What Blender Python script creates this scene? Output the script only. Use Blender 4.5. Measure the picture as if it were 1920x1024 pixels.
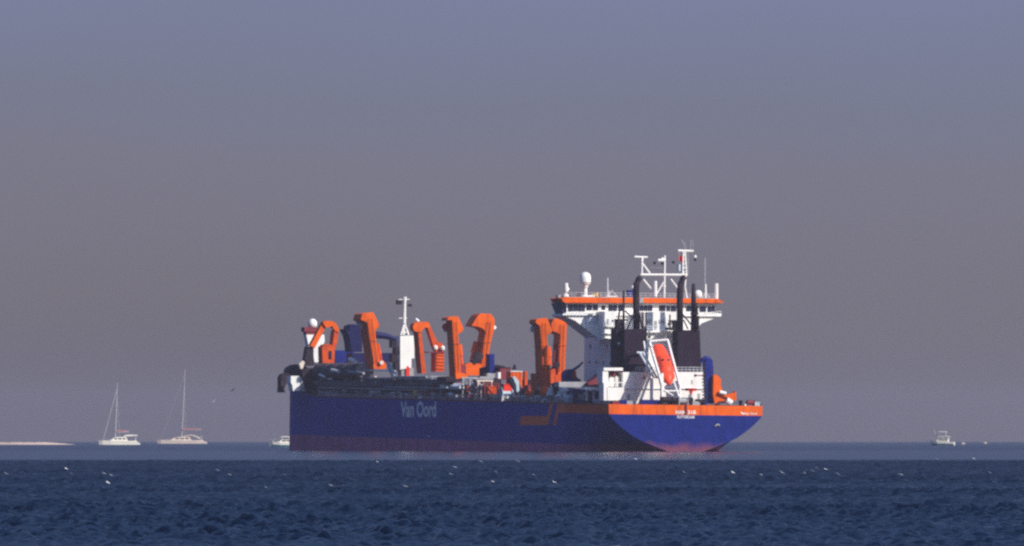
import bpy, bmesh, math, random
import numpy as np
from mathutils import Vector, Matrix

random.seed(7)
np.random.seed(7)
SC = bpy.context.scene
COL = SC.collection
for o in list(bpy.data.objects):
    bpy.data.objects.remove(o)

# ------------------------------------------------------------------ camera
F = 22872.0            # focal length in pixels of the 1920 px wide photograph
EYE_Y = 805.0          # image row of the eye level
CAM_Z = 4.0            # metres above the water
R_EARTH = 7.43e6       # effective earth radius (with refraction)
cam = bpy.data.cameras.new('camera')
cam.sensor_width = 36.0
cam.lens = 36.0 * F / 1920.0
cam.shift_y = (EYE_Y - 512.0) / 1920.0
cam.clip_start = 1.0
cam.clip_end = 60000.0
camo = bpy.data.objects.new('camera', cam)
COL.objects.link(camo)
camo.location = (0, 0, CAM_Z)
camo.rotation_euler = (math.radians(90), 0, 0)
SC.camera = camo

# ------------------------------------------------------------------ world, sun, exposure
SUN_AZ = math.radians(122.0)      # clockwise from +Y (view direction)
SUN_EL = math.radians(33.0)
world = bpy.data.worlds.new('World')
SC.world = world
world.use_nodes = True
wn, wl = world.node_tree.nodes, world.node_tree.links
wn.clear()
wout = wn.new('ShaderNodeOutputWorld')
bg = wn.new('ShaderNodeBackground')
SKY_STRENGTH = 0.1
bg.inputs['Strength'].default_value = SKY_STRENGTH
sky = wn.new('ShaderNodeTexSky')
sky.sky_type = 'NISHITA'
sky.sun_disc = False
sky.sun_elevation = SUN_EL
sky.sun_rotation = SUN_AZ
sky.air_density = 1.0
sky.dust_density = 2.0
sky.ozone_density = 2.0
tint = wn.new('ShaderNodeMix'); tint.data_type = 'RGBA'; tint.blend_type = 'MULTIPLY'
tint.inputs['Factor'].default_value = 1.0
tint.inputs['B'].default_value = (1.05, 1.28, 1.70, 1)     # brightens the upper sky, blue most, for more ambient light
wl.new(sky.outputs['Color'], tint.inputs['A'])
tc = wn.new('ShaderNodeTexCoord')
sep = wn.new('ShaderNodeSeparateXYZ')
wl.new(tc.outputs['Generated'], sep.inputs['Vector'])
ramp = wn.new('ShaderNodeValToRGB')
mp = wn.new('ShaderNodeMapRange')
mp.inputs['From Min'].default_value = 0.0
mp.inputs['From Max'].default_value = 0.10
sno = wn.new('ShaderNodeTexNoise'); sno.inputs['Scale'].default_value = 14.0; sno.inputs['Detail'].default_value = 2
smap = wn.new('ShaderNodeMapping'); smap.inputs['Scale'].default_value = (1.0, 1.0, 3.0)
wl.new(tc.outputs['Generated'], smap.inputs['Vector']); wl.new(smap.outputs['Vector'], sno.inputs['Vector'])
sma = wn.new('ShaderNodeMath'); sma.operation = 'MULTIPLY_ADD'; sma.inputs[1].default_value = 0.012
wl.new(sno.outputs['Fac'], sma.inputs[0])
smb = wn.new('ShaderNodeMath'); smb.operation = 'SUBTRACT'; smb.inputs[1].default_value = 0.006   # uneven haze layers
wl.new(sep.outputs['Z'], smb.inputs[0]); wl.new(smb.outputs['Value'], sma.inputs[2])
wl.new(sma.outputs['Value'], mp.inputs['Value'])
wl.new(mp.outputs['Result'], ramp.inputs['Fac'])
K = 1.0 / SKY_STRENGTH
HORIZ = [(0.0, (0.122, 0.110, 0.132)), (0.09, (0.150, 0.140, 0.164)), (0.18, (0.163, 0.157, 0.197)), (0.27, (0.158, 0.168, 0.235)), (0.36, (0.165, 0.185, 0.290)), (0.6, (0.132, 0.165, 0.27)), (1.0, (0.056, 0.097, 0.212))]
while len(ramp.color_ramp.elements) < len(HORIZ):
    ramp.color_ramp.elements.new(0.5)
for e, (p, c) in zip(ramp.color_ramp.elements, HORIZ):
    e.position = p
    e.color = (c[0], c[1], c[2], 1)
scale = wn.new('ShaderNodeMix'); scale.data_type = 'RGBA'; scale.blend_type = 'MULTIPLY'
scale.inputs['Factor'].default_value = 1.0
scale.inputs['B'].default_value = (K, K, K, 1)
wl.new(ramp.outputs['Color'], scale.inputs['A'])
mx = wn.new('ShaderNodeMix'); mx.data_type = 'RGBA'
mp2 = wn.new('ShaderNodeMapRange')
mp2.interpolation_type = 'SMOOTHSTEP'
mp2.inputs['From Min'].default_value = 0.22
mp2.inputs['From Max'].default_value = 0.75
wl.new(sep.outputs['Z'], mp2.inputs['Value'])
wl.new(mp2.outputs['Result'], mx.inputs['Factor'])
wl.new(scale.outputs['Result'], mx.inputs['A'])
wl.new(tint.outputs['Result'], mx.inputs['B'])
wl.new(mx.outputs['Result'], bg.inputs['Color'])
wl.new(bg.outputs['Background'], wout.inputs['Surface'])

sun = bpy.data.lights.new('sun', 'SUN')
sun.energy = 4.6
sun.angle = math.radians(0.53)
sun.color = (1.0, 0.94, 0.84)
suno = bpy.data.objects.new('sun', sun)
COL.objects.link(suno)
to_sun = Vector((math.sin(SUN_AZ) * math.cos(SUN_EL), math.cos(SUN_AZ) * math.cos(SUN_EL), math.sin(SUN_EL)))
suno.rotation_euler = to_sun.to_track_quat('Z', 'Y').to_euler()
suno.location = (300, -300, 300)

SC.view_settings.view_transform = 'Standard'
SC.view_settings.look = 'None'
SC.view_settings.exposure = 0.25
SC.view_settings.gamma = 1.0
SC.view_settings.use_curve_mapping = False
SC.render.engine = 'CYCLES'
SC.cycles.filter_width = 2.45          # soft long lens through warm air
SC.cycles.use_denoising = False       # keep the fine grain of the sampling
SC.cycles.max_bounces = 6
SC.cycles.volume_bounces = 0

HAZE_DENSITY = 5.0e-5
HAZE_COLOR = (0.74, 0.71, 0.84, 1)
HAZE_ANISO = 0.35


# ------------------------------------------------------------------ materials
def new_mat(name):
    m = bpy.data.materials.new(name)
    m.use_nodes = True
    n, l = m.node_tree.nodes, m.node_tree.links
    return m, n, l, n['Principled BSDF']


def paint(name, col, rough=0.5, var=0.18, scale=0.5, dirt=None, dirt_amt=0.35, streak=False, metal=0.0):
    """Weathered paint: colour varies with a noise, plus patches or vertical runs of dirt."""
    m, n, l, b = new_mat(name)
    tcn = n.new('ShaderNodeTexCoord')
    no = n.new('ShaderNodeTexNoise'); no.inputs['Scale'].default_value = scale; no.inputs['Detail'].default_value = 6
    l.new(tcn.outputs['Object'], no.inputs['Vector'])
    cr = n.new('ShaderNodeValToRGB')
    lo = tuple(c * (1 - var) for c in col)
    hi = tuple(min(1, c * (1 + var)) for c in col)
    cr.color_ramp.elements[0].position = 0.3; cr.color_ramp.elements[0].color = (*lo, 1)
    cr.color_ramp.elements[1].position = 0.7; cr.color_ramp.elements[1].color = (*hi, 1)
    l.new(no.outputs['Fac'], cr.inputs['Fac'])
    out = cr.outputs['Color']
    if dirt:
        mpn = n.new('ShaderNodeMapping')
        mpn.inputs['Scale'].default_value = (1.2, 1.2, 0.10) if streak else (0.8, 0.8, 0.8)
        l.new(tcn.outputs['Object'], mpn.inputs['Vector'])
        n2 = n.new('ShaderNodeTexNoise'); n2.inputs['Scale'].default_value = 0.9; n2.inputs['Detail'].default_value = 5
        l.new(mpn.outputs['Vector'], n2.inputs['Vector'])
        r2 = n.new('ShaderNodeValToRGB')
        r2.color_ramp.elements[0].position = 0.52; r2.color_ramp.elements[0].color = (0, 0, 0, 1)
        r2.color_ramp.elements[1].position = 0.72; r2.color_ramp.elements[1].color = (dirt_amt,) * 3 + (1,)
        l.new(n2.outputs['Fac'], r2.inputs['Fac'])
        mm = n.new('ShaderNodeMix'); mm.data_type = 'RGBA'
        l.new(r2.outputs['Color'], mm.inputs['Factor'])
        l.new(out, mm.inputs['A'])
        mm.inputs['B'].default_value = (*dirt, 1)
        out = mm.outputs['Result']
    l.new(out, b.inputs['Base Color'])
    b.inputs['Roughness'].default_value = rough
    b.inputs['Metallic'].default_value = metal
    b.inputs['Specular IOR Level'].default_value = 0.10
    return m


NAVY = (0.016, 0.030, 0.29)
M = {}
M['navy_hull'] = paint('navy_hull', NAVY, 0.55, 0.16, 0.12, (0.05, 0.04, 0.22), 0.4, True)
M['orange'] = paint('orange', (0.75, 0.110, 0.002), 0.5, 0.14, 0.5, (0.28, 0.045, 0.02), 0.6, True)
M['orange_old'] = paint('orange_old', (0.58, 0.075, 0.008), 0.6, 0.2, 0.7, (0.25, 0.05, 0.03), 0.5)
M['stripe'] = paint('stripe', (0.95, 0.15, 0.04), 0.5, 0.1, 0.5)
M['boot'] = paint('boot', (0.46, 0.13, 0.26), 0.7, 0.25, 0.3, (0.10, 0.04, 0.10), 0.6)
M['white'] = paint('white', (0.82, 0.81, 0.78), 0.45, 0.05, 0.4, (0.50, 0.40, 0.32), 0.22, True)
M['grey'] = paint('grey', (0.34, 0.34, 0.36), 0.6, 0.2, 0.6, (0.15, 0.10, 0.08), 0.4)
M['pipe'] = paint('pipe', (0.085, 0.070, 0.078), 0.6, 0.35, 0.5, (0.13, 0.08, 0.06), 0.5)
M['dark'] = paint('dark', (0.024, 0.016, 0.024), 0.6, 0.35, 0.5, (0.07, 0.05, 0.05), 0.45)
M['funnel'] = paint('funnel', (0.018, 0.009, 0.020), 0.6, 0.2, 0.5, (0.03, 0.022, 0.04), 0.3, True)
M['navy'] = paint('navy', (0.010, 0.018, 0.16), 0.5, 0.2, 0.5)
M['navy_dark'] = paint('navy_dark', (0.012, 0.013, 0.075), 0.5, 0.2, 0.5)
M['gunwale'] = paint('gunwale', (0.34, 0.25, 0.27), 0.7, 0.35, 1.2, (0.12, 0.05, 0.06), 0.6)
M['red'] = paint('red', (0.75, 0.04, 0.02), 0.5, 0.12, 0.8)
M['maroon'] = paint('maroon', (0.22, 0.04, 0.05), 0.6, 0.25, 0.6)
M['lifeboat'] = paint('lifeboat', (0.85, 0.075, 0.025), 0.35, 0.08, 0.6)
M['yellow'] = paint('yellow', (0.75, 0.48, 0.04), 0.5, 0.12, 0.8)
M['deck'] = paint('deck', (0.16, 0.07, 0.06), 0.8, 0.25, 0.4, (0.08, 0.06, 0.06), 0.5)
M['pale_blue'] = paint('pale_blue', (0.45, 0.55, 0.62), 0.5, 0.15, 0.6)
M['lettering'] = paint('lettering', (0.62, 0.66, 0.70), 0.5, 0.15, 0.6)
M['flag_red'] = paint('flag_red', (0.70, 0.05, 0.03), 0.8, 0.15, 2.0)
M['sailcloth'] = paint('sailcloth', (0.42, 0.20, 0.20), 0.8, 0.15, 1.0)
M['gelcoat'] = paint('gelcoat', (0.80, 0.76, 0.66), 0.35, 0.06, 0.5)
M['gelcoat_warm'] = paint('gelcoat_warm', (0.72, 0.61, 0.52), 0.4, 0.10, 0.5)
M['spar'] = paint('spar', (0.46, 0.44, 0.46), 0.4, 0.08, 0.5)
M['teal'] = paint('teal', (0.05, 0.13, 0.17), 0.4, 0.2, 0.5)
M['sand'] = paint('sand', (0.58, 0.44, 0.36), 0.9, 0.2, 0.05)
M['gull'] = paint('gull', (0.80, 0.80, 0.82), 0.7, 0.06, 4.0)
M['gull_grey'] = paint('gull_grey', (0.30, 0.31, 0.35), 0.7, 0.12, 4.0)
M['gull_dark'] = paint('gull_dark', (0.045, 0.04, 0.045), 0.8, 0.2, 4.0)

# glass: dark tinted bridge windows
gm, gn, gl_, gb = new_mat('tinted_glass')
gnoise = gn.new('ShaderNodeTexNoise'); gnoise.inputs['Scale'].default_value = 0.8
gcr = gn.new('ShaderNodeValToRGB')
gcr.color_ramp.elements[0].color = (0.010, 0.012, 0.030, 1); gcr.color_ramp.elements[1].color = (0.03, 0.035, 0.075, 1)
gl_.new(gnoise.outputs['Fac'], gcr.inputs['Fac']); gl_.new(gcr.outputs['Color'], gb.inputs['Base Color'])
gb.inputs['Roughness'].default_value = 0.12
M['glass'] = gm

# transom: blue paint worn to antifouling pink in an uneven band over the waterline
tm, tn, tl, tb = new_mat('transom_paint')
ttc = tn.new('ShaderNodeTexCoord')
tsep = tn.new('ShaderNodeSeparateXYZ'); tl.new(ttc.outputs['Object'], tsep.inputs['Vector'])
tno = tn.new('ShaderNodeTexNoise'); tno.inputs['Scale'].default_value = 0.35; tno.inputs['Detail'].default_value = 6
tmap = tn.new('ShaderNodeMapping'); tmap.inputs['Scale'].default_value = (1, 0.8, 0.55)
tl.new(ttc.outputs['Object'], tmap.inputs['Vector']); tl.new(tmap.outputs['Vector'], tno.inputs['Vector'])
tmr = tn.new('ShaderNodeMapRange'); tmr.inputs['From Min'].default_value = 0.3; tmr.inputs['From Max'].default_value = 0.7
tmr.inputs['To Min'].default_value = -0.7; tmr.inputs['To Max'].default_value = 0.7
tl.new(tno.outputs['Fac'], tmr.inputs['Value'])
tadd = tn.new('ShaderNodeMath'); tadd.operation = 'ADD'
tl.new(tsep.outputs['Z'], tadd.inputs[0]); tl.new(tmr.outputs['Result'], tadd.inputs[1])
tcr = tn.new('ShaderNodeMapRange'); tcr.inputs['From Min'].default_value = 0.5; tcr.inputs['From Max'].default_value = 2.0
tl.new(tadd.outputs['Value'], tcr.inputs['Value'])
tn2 = tn.new('ShaderNodeTexNoise'); tn2.inputs['Scale'].default_value = 0.9; tn2.inputs['Detail'].default_value = 8
tl.new(tmap.outputs['Vector'], tn2.inputs['Vector'])
tcol = tn.new('ShaderNodeValToRGB')
tcol.color_ramp.elements[0].position = 0.3; tcol.color_ramp.elements[0].color = (0.004, 0.014, 0.13, 1)
tcol.color_ramp.elements[1].position = 0.7; tcol.color_ramp.elements[1].color = (0.008, 0.020, 0.185, 1)
tl.new(tn2.outputs['Fac'], tcol.inputs['Fac'])
tmix = tn.new('ShaderNodeMix'); tmix.data_type = 'RGBA'
tl.new(tcr.outputs['Result'], tmix.inputs['Factor'])
tmix.inputs['A'].default_value = (0.16, 0.055, 0.095, 1)
tl.new(tcol.outputs['Color'], tmix.inputs['B'])
tl.new(tmix.outputs['Result'], tb.inputs['Base Color'])
tb.inputs['Roughness'].default_value = 0.55
tb.inputs['Specular IOR Level'].default_value = 0.08
M['transom'] = tm


# ------------------------------------------------------------------ mesh helpers
def link(name, mesh, parent=None):
    o = bpy.data.objects.new(name, mesh)
    COL.objects.link(o)
    if parent:
        o.parent = parent
    return o


def mesh_obj(name, bm, mats, parent=None, smooth=False):
    if not isinstance(mats, (list, tuple)):
        mats = [mats]
    bmesh.ops.recalc_face_normals(bm, faces=bm.faces[:])
    me = bpy.data.meshes.new(name)
    bm.to_mesh(me)
    bm.free()
    for m in mats:
        me.materials.append(m if not isinstance(m, str) else M[m])
    if smooth:
        for p in me.polygons:
            p.use_smooth = True
    return link(name, me, parent)


def B():
    return bmesh.new()


def box(bm, x0, x1, y0, y1, z0, z1):
    v = [bm.verts.new((x, y, z)) for x in (x0, x1) for y in (y0, y1) for z in (z0, z1)]
    for f in ((0, 1, 3, 2), (4, 6, 7, 5), (0, 4, 5, 1), (2, 3, 7, 6), (0, 2, 6, 4), (1, 5, 7, 3)):
        bm.faces.new([v[i] for i in f])


def prism(bm, pts, off):
    """closed polygon (3D points) extruded by the vector off"""
    off = Vector(off)
    a = [bm.verts.new(p) for p in pts]
    b = [bm.verts.new(Vector(p) + off) for p in pts]
    n = len(a)
    bm.faces.new(a)
    bm.faces.new(b[::-1])
    for i in range(n):
        bm.faces.new([a[i], a[(i + 1) % n], b[(i + 1) % n], b[i]])


def tube(bm, pts, r, n=8, cap=True):
    pts = [Vector(p) for p in pts]
    rs = r if isinstance(r, (list, tuple)) else [r] * len(pts)
    rings = []
    for i, p in enumerate(pts):
        d = (pts[min(i + 1, len(pts) - 1)] - pts[max(i - 1, 0)]).normalized()
        up = Vector((0, 0, 1)) if abs(d.z) < 0.9 else Vector((1, 0, 0))
        a = d.cross(up).normalized()
        b = d.cross(a).normalized()
        rings.append([bm.verts.new(p + (a * math.cos(2 * math.pi * k / n) + b * math.sin(2 * math.pi * k / n)) * rs[i]) for k in range(n)])
    for i in range(len(rings) - 1):
        for k in range(n):
            bm.faces.new([rings[i][k], rings[i][(k + 1) % n], rings[i + 1][(k + 1) % n], rings[i + 1][k]])
    if cap:
        bm.faces.new(rings[0][::-1])
        bm.faces.new(rings[-1])


def lathe(bm, c, prof, n=16):
    """prof: list of (radius, z) about the vertical through c"""
    c = Vector(c)
    rings = []
    for r, z in prof:
        rings.append([bm.verts.new(c + Vector((max(r, 0.005) * math.cos(2 * math.pi * k / n), max(r, 0.005) * math.sin(2 * math.pi * k / n), z))) for k in range(n)])
    for i in range(len(rings) - 1):
        for k in range(n):
            bm.faces.new([rings[i][k], rings[i][(k + 1) % n], rings[i + 1][(k + 1) % n], rings[i + 1][k]])
    bm.faces.new(rings[0][::-1])
    bm.faces.new(rings[-1])


def tag(o, label, cat, group=None, kind=None):
    if label:
        o['label'] = label
    if cat:
        o['category'] = cat
    if group:
        o['group'] = group
    if kind:
        o['kind'] = kind
    return o


def empty(name, mat):
    o = bpy.data.objects.new(name, None)
    COL.objects.link(o)
    o.matrix_world = mat
    o.empty_display_size = 0.5
    return o


def sea_z(x, y):
    return -(x * x + y * y) / (2 * R_EARTH)


# ------------------------------------------------------------------ the sea
def wave_tile(N, L, lam_peak, slope_rms, wind_deg, seed, expo=4.0):
    rng = np.random.RandomState(seed)
    k1 = 2 * np.pi * np.fft.fftfreq(N, L / N)
    kx, ky = np.meshgrid(k1, k1, indexing='ij')
    k = np.hypot(kx, ky)
    k[0, 0] = 1e-6
    kp = 2 * np.pi / lam_peak
    th = np.arctan2(ky, kx) - math.radians(wind_deg)
    S = k ** -expo * np.exp(-1.1 * (kp / k) ** 2) * (0.7 + np.cos(th) ** 2) * np.exp(-(k / (2 * np.pi / 0.5)) ** 2)
    S[0, 0] = 0
    h = np.sqrt(S) * (rng.normal(size=(N, N)) + 1j * rng.normal(size=(N, N)))
    z = np.real(np.fft.ifft2(h))
    gx, gy = np.gradient(z, L / N)
    z *= slope_rms / math.sqrt((gx ** 2 + gy ** 2).mean())
    return z


def sample(tile, L, x, y):
    N = tile.shape[0]
    u = (x / L * N) % N
    v = (y / L * N) % N
    i = np.floor(u).astype(int); j = np.floor(v).astype(int)
    fu = u - i; fv = v - j
    i %= N; j %= N
    i2 = (i + 1) % N; j2 = (j + 1) % N
    return tile[i, j] * (1 - fu) * (1 - fv) + tile[i2, j] * fu * (1 - fv) + tile[i, j2] * (1 - fu) * fv + tile[i2, j2] * fu * fv


def span(a, b, d):
    return list(np.arange(a, b, d))


xs = span(0, 18, 0.20) + span(18, 40, 0.36) + span(40, 82, 0.5) + [82 * (9000 / 82) ** (i / 34.0) for i in range(35)]
xs = np.array([-x for x in xs[:0:-1]] + xs)
ys = [-1000, -500, -200, -60, 0, 60, 150, 250, 320, 360] + span(390, 560, 0.25) + span(560, 800, 0.4) + span(800, 1150, 0.7) + span(1150, 1700, 1.0) \
    + [1700 * (14000 / 1700.0) ** (i / 110.0) for i in range(111)]
ys = np.array(ys)
XX, YY = np.meshgrid(xs, ys, indexing='xy')
TA = wave_tile(640, 61.0, 1.25, 0.50, 48, 3, 4.9)
TB = wave_tile(256, 71.0, 9.0, 0.016, 75, 11)
TC = wave_tile(640, 97.0, 1.9, 0.31, 56, 21, 4.8)
NEAR = np.clip((1000 - YY) / 450, 0, 1)
H = sample(TA, 61.0, XX, YY) * (0.5 + 0.65 * NEAR) + sample(TC, 97.0, XX, YY) * (1.0 - 0.45 * NEAR) + sample(TB, 71.0, XX * 0.96 + YY * 0.28, YY * 0.96 - XX * 0.28)
GUST = wave_tile(128, 900.0, 160.0, 1.0, 90, 5)
GUST /= GUST.std()
H *= 1.0 + 0.2 * np.clip(sample(GUST, 900.0, XX, YY), -1.6, 1.6)
win = np.clip((YY - 340) / 50, 0, 1) * np.clip((1700 - YY) / 160, 0, 1) * np.clip((95 - np.abs(XX)) / 20, 0, 1)
ZZ = H * win - (XX ** 2 + YY ** 2) / (2 * R_EARTH)
ny, nx = XX.shape
co = np.stack([XX, YY, ZZ], -1).reshape(-1, 3).astype(np.float32)
idx = np.arange(ny * nx).reshape(ny, nx)
quads = np.stack([idx[:-1, :-1], idx[:-1, 1:], idx[1:, 1:], idx[1:, :-1]], -1).reshape(-1, 4)
sm = bpy.data.meshes.new('sea')
sm.vertices.add(len(co)); sm.vertices.foreach_set('co', co.ravel())
sm.loops.add(quads.size); sm.loops.foreach_set('vertex_index', quads.ravel().astype(np.int32))
sm.polygons.add(len(quads))
sm.polygons.foreach_set('loop_start', (np.arange(len(quads)) * 4).astype(np.int32))
sm.polygons.foreach_set('use_smooth', np.ones(len(quads), dtype=bool))
sm.update(calc_edges=True)

wm, n, l, b = new_mat('sea_water')
b.inputs['Base Color'].default_value = (0.002, 0.006, 0.018, 1)
b.inputs['IOR'].default_value = 1.333
geo = n.new('ShaderNodeNewGeometry')
sp = n.new('ShaderNodeSeparateXYZ'); l.new(geo.outputs['Position'], sp.inputs['Vector'])
# a calm slick lies between about 1550 m and the ship; ruffled water on both sides of it
edge = n.new('ShaderNodeTexNoise'); edge.inputs['Scale'].default_value = 0.008; edge.inputs['Detail'].default_value = 4
emap = n.new('ShaderNodeMapping'); emap.inputs['Scale'].default_value = (1.0, 0.35, 1)
l.new(geo.outputs['Position'], emap.inputs['Vector']); l.new(emap.outputs['Vector'], edge.inputs['Vector'])
ea = n.new('ShaderNodeMath'); ea.operation = 'MULTIPLY_ADD'
ea.inputs[1].default_value = 330.0
l.new(edge.outputs['Fac'], ea.inputs[0]); l.new(sp.outputs['Y'], ea.inputs[2])
lo_ = n.new('ShaderNodeMapRange'); lo_.interpolation_type = 'SMOOTHSTEP'
lo_.inputs['From Min'].default_value = 1560; lo_.inputs['From Max'].default_value = 1900
l.new(ea.outputs['Value'], lo_.inputs['Value'])
hi_ = n.new('ShaderNodeMapRange'); hi_.interpolation_type = 'SMOOTHSTEP'
hi_.inputs['From Min'].default_value = 2500; hi_.inputs['From Max'].default_value = 3000
hi_.inputs['To Min'].default_value = 1; hi_.inputs['To Max'].default_value = 0.75
l.new(ea.outputs['Value'], hi_.inputs['Value'])
slick = n.new('ShaderNodeMath'); slick.operation = 'MULTIPLY'
l.new(lo_.outputs['Result'], slick.inputs[0]); l.new(hi_.outputs['Result'], slick.inputs[1])
# roughness: near water is modelled wave by wave, far water needs the unseen waves as roughness
far = n.new('ShaderNodeMapRange')
far.inputs['From Min'].default_value = 500; far.inputs['From Max'].default_value = 1700
far.clamp = True
far.inputs['To Min'].default_value = 0.07; far.inputs['To Max'].default_value = 0.40
l.new(sp.outputs['Y'], far.inputs['Value'])
rmix = n.new('ShaderNodeMix'); rmix.data_type = 'FLOAT'
l.new(slick.outputs['Value'], rmix.inputs['Factor'])
vfar = n.new('ShaderNodeMapRange')
vfar.inputs['From Min'].default_value = 2800; vfar.inputs['From Max'].default_value = 6500
vfar.inputs['To Min'].default_value = 0.40; vfar.inputs['To Max'].default_value = 0.12
l.new(sp.outputs['Y'], vfar.inputs['Value'])
fmin = n.new('ShaderNodeMath'); fmin.operation = 'MINIMUM'
l.new(far.outputs['Result'], fmin.inputs[0]); l.new(vfar.outputs['Result'], fmin.inputs[1])
l.new(fmin.outputs['Value'], rmix.inputs['A'])
rmix.inputs['B'].default_value = 0.205
spm = n.new('ShaderNodeMapRange'); spm.inputs['To Min'].default_value = 0.38; spm.inputs['To Max'].default_value = 1.0
l.new(slick.outputs['Value'], spm.inputs['Value']); l.new(spm.outputs['Result'], b.inputs['Specular IOR Level'])
l.new(rmix.outputs['Result'], b.inputs['Roughness'])
rn = n.new('ShaderNodeTexNoise'); rn.inputs['Scale'].default_value = 1.6; rn.inputs['Detail'].default_value = 5
rmap = n.new('ShaderNodeMapping'); rmap.inputs['Scale'].default_value = (1.0, 0.45, 1.0); rmap.inputs['Rotation'].default_value = (0, 0, 0.35)
l.new(geo.outputs['Position'], rmap.inputs['Vector']); l.new(rmap.outputs['Vector'], rn.inputs['Vector'])
bp = n.new('ShaderNodeBump'); bp.inputs['Strength'].default_value = 0.2; bp.inputs['Distance'].default_value = 0.12
l.new(rn.outputs['Fac'], bp.inputs['Height']); l.new(bp.outputs['Normal'], b.inputs['Normal'])
sm.materials.append(wm)
sea = link('sea', sm)
tag(sea, 'dark blue rippled sea with a calm pale strip in front of the ship', None, kind='structure')

# ------------------------------------------------------------------ ship frame
HEAD = math.radians(18.2)
SHIP_Y = 2400.0
SHIP = Matrix.Translation((34.1, SHIP_Y, sea_z(0, SHIP_Y))) @ Matrix.Rotation(math.radians(90) + HEAD, 4, 'Z') @ Matrix.Rotation(math.radians(0.62), 4, 'X')
INV = SHIP.inverted()
O_LOC = INV @ Vector((0, 0, CAM_Z))


def P(px, py, X=None, Y=None):
    """where the line of sight of a pixel of the photograph meets the ship's section X (metres from the stern) or buttock Y (metres to port)"""
    d = INV.to_3x3() @ Vector(((px - 960) / F, 1.0, (EYE_Y - py) / F))
    t = (X - O_LOC.x) / d.x if X is not None else (Y - O_LOC.y) / d.y
    return O_LOC + d * t


def XY(px, py, Y):
    return P(px, py, Y=Y).x


def poly(pts, X):
    return [P(a, c, X=X) for a, c in pts]


def pbox(bm, x0, y0, x1, y1, X, depth):
    """box whose stern face covers the pixel rectangle at section X, running depth metres forward"""
    prism(bm, poly([(x0, y0), (x1, y0), (x1, y1), (x0, y1)], X), (depth, 0, 0))


def pprism(bm, pts, X, depth):
    prism(bm, poly(pts, X), (depth, 0, 0))


def deck_z(X):
    return 9.15 + 2.35 * X / 212.0 + (1.15 * ((X - 196) / 14.0) if 196 < X < 210 else (1.15 if X >= 210 else 0))


def boot_z(X):
    return 1.0 + 2.1 * X / 212.0


W0 = np.array([(-9, 0), (-0.6, 0.3), (0, 3.6), (.5, 5.0), (1.05, 6.6), (2.3, 9.9), (3.2, 11.4), (4.1, 12.7), (5.5, 14.4), (6.4, 15.3), (7.2, 15.95), (7.5, 16), (14, 16)])
LEN = 231.0


def half(X, z):
    w0 = float(np.interp(z, W0[:, 0], W0[:, 1]))
    t = min(1.0, max(0.0, X / 34.0))
    w = w0 + (16.0 - w0) * (1 - (1 - t) ** 2)
    if X > 207:
        u = min(1.0, (X - 207) / (LEN - 207))
        w *= math.sqrt(max(0.0004, 1 - u * u))
    return w


ship = empty('dredger_ship', SHIP)
tag(ship, 'large navy blue and orange hopper dredger with white wheelhouse anchored on calm water', 'ship')
BAND_X = XY(1060, 766, 16.0)

# hull sides
st = [0, .4, 1, 2, 3.5, 5, 7, 9, 12, 15, 18, 22, BAND_X, 30, 34, 45] + list(range(60, 200, 15)) + [200, 205, 208, 211, 214, 217, 220, 223, 226, 228.5, 230, 230.7, LEN]


def rows(X):
    bz, dz = boot_z(X), deck_z(X)
    bb = 7.2 + (dz - 9.15) * 0.9
    r = [-3.0, -1.2, -0.6, -0.25, 0, bz * .33, bz * .66, bz] + [bz + (bb - bz) * k / 7 for k in range(1, 8)] + [dz]
    return r


bm = B()
grid = {}
for s in (1, -1):
    for i, X in enumerate(st):
        for j, z in enumerate(rows(X)):
            grid[s, i, j] = bm.verts.new((X, s * half(X, z), z))
    nr = len(rows(0))
    for i in range(len(st) - 1):
        for j in range(nr - 1):
            f = bm.faces.new([grid[s, i, j], grid[s, i + 1, j], grid[s, i + 1, j + 1], grid[s, i, j + 1]])
            f.material_index = 1 if j < 7 else (2 if (j == nr - 2 and st[i] < BAND_X - 0.1) else 0)
            f.smooth = True
hull = mesh_obj('hull', bm, ['navy_hull', 'boot', 'orange'], ship)

# transom, a plate just aft of the section ends
bm = B()
tr = [z for z in rows(0) if z >= -0.6]
tv = []
for z in tr:
    w = half(0, z)
    tv.append([bm.verts.new((-0.02, w * k / 8.0, z)) for k in range(-8, 9)])
for j in range(len(tr) - 1):
    for k in range(16):
        f = bm.faces.new([tv[j][k], tv[j][k + 1], tv[j + 1][k + 1], tv[j + 1][k]])
        f.material_index = 1 if j == len(tr) - 2 else 0
transom = mesh_obj('transom', bm, ['transom', 'orange'], ship)

# deck
bm = B()
dl = []
for X in st:
    w = half(X, deck_z(X)) - 0.03
    dl.append([bm.verts.new((X, w, deck_z(X) - 0.02)), bm.verts.new((X, -w, deck_z(X) - 0.02))])
for a, c in zip(dl[:-1], dl[1:]):
    bm.faces.new([a[0], c[0], c[1], a[1]])
mesh_obj('deck', bm, 'deck', ship)


# painted stripes of the side emblem
def side_plate(name, pts, mat, thick=0.03):
    bm = B()
    prism(bm, [P(a, c, Y=16.0) + Vector((0, 0.01, 0)) for a, c in pts], (0, thick, 0))
    return mesh_obj(name, bm, mat, ship)


side_plate('stripe', [(977, 780), (1032, 780), (1037, 756.5), (1030.5, 756.5), (1026, 780)][:2] + [(1028, 797), (974, 797)], 'stripe')
side_plate('stripe', [(1031, 756.5), (1037.5, 756.5), (1032.6, 779.6), (1026.5, 779.6)], 'stripe')
side_plate('stripe', [(1046, 756.6), (1061, 756.8), (1061, 774.5), (1047, 774.5), (1043.5, 797), (1036.5, 797)], 'stripe')


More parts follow.
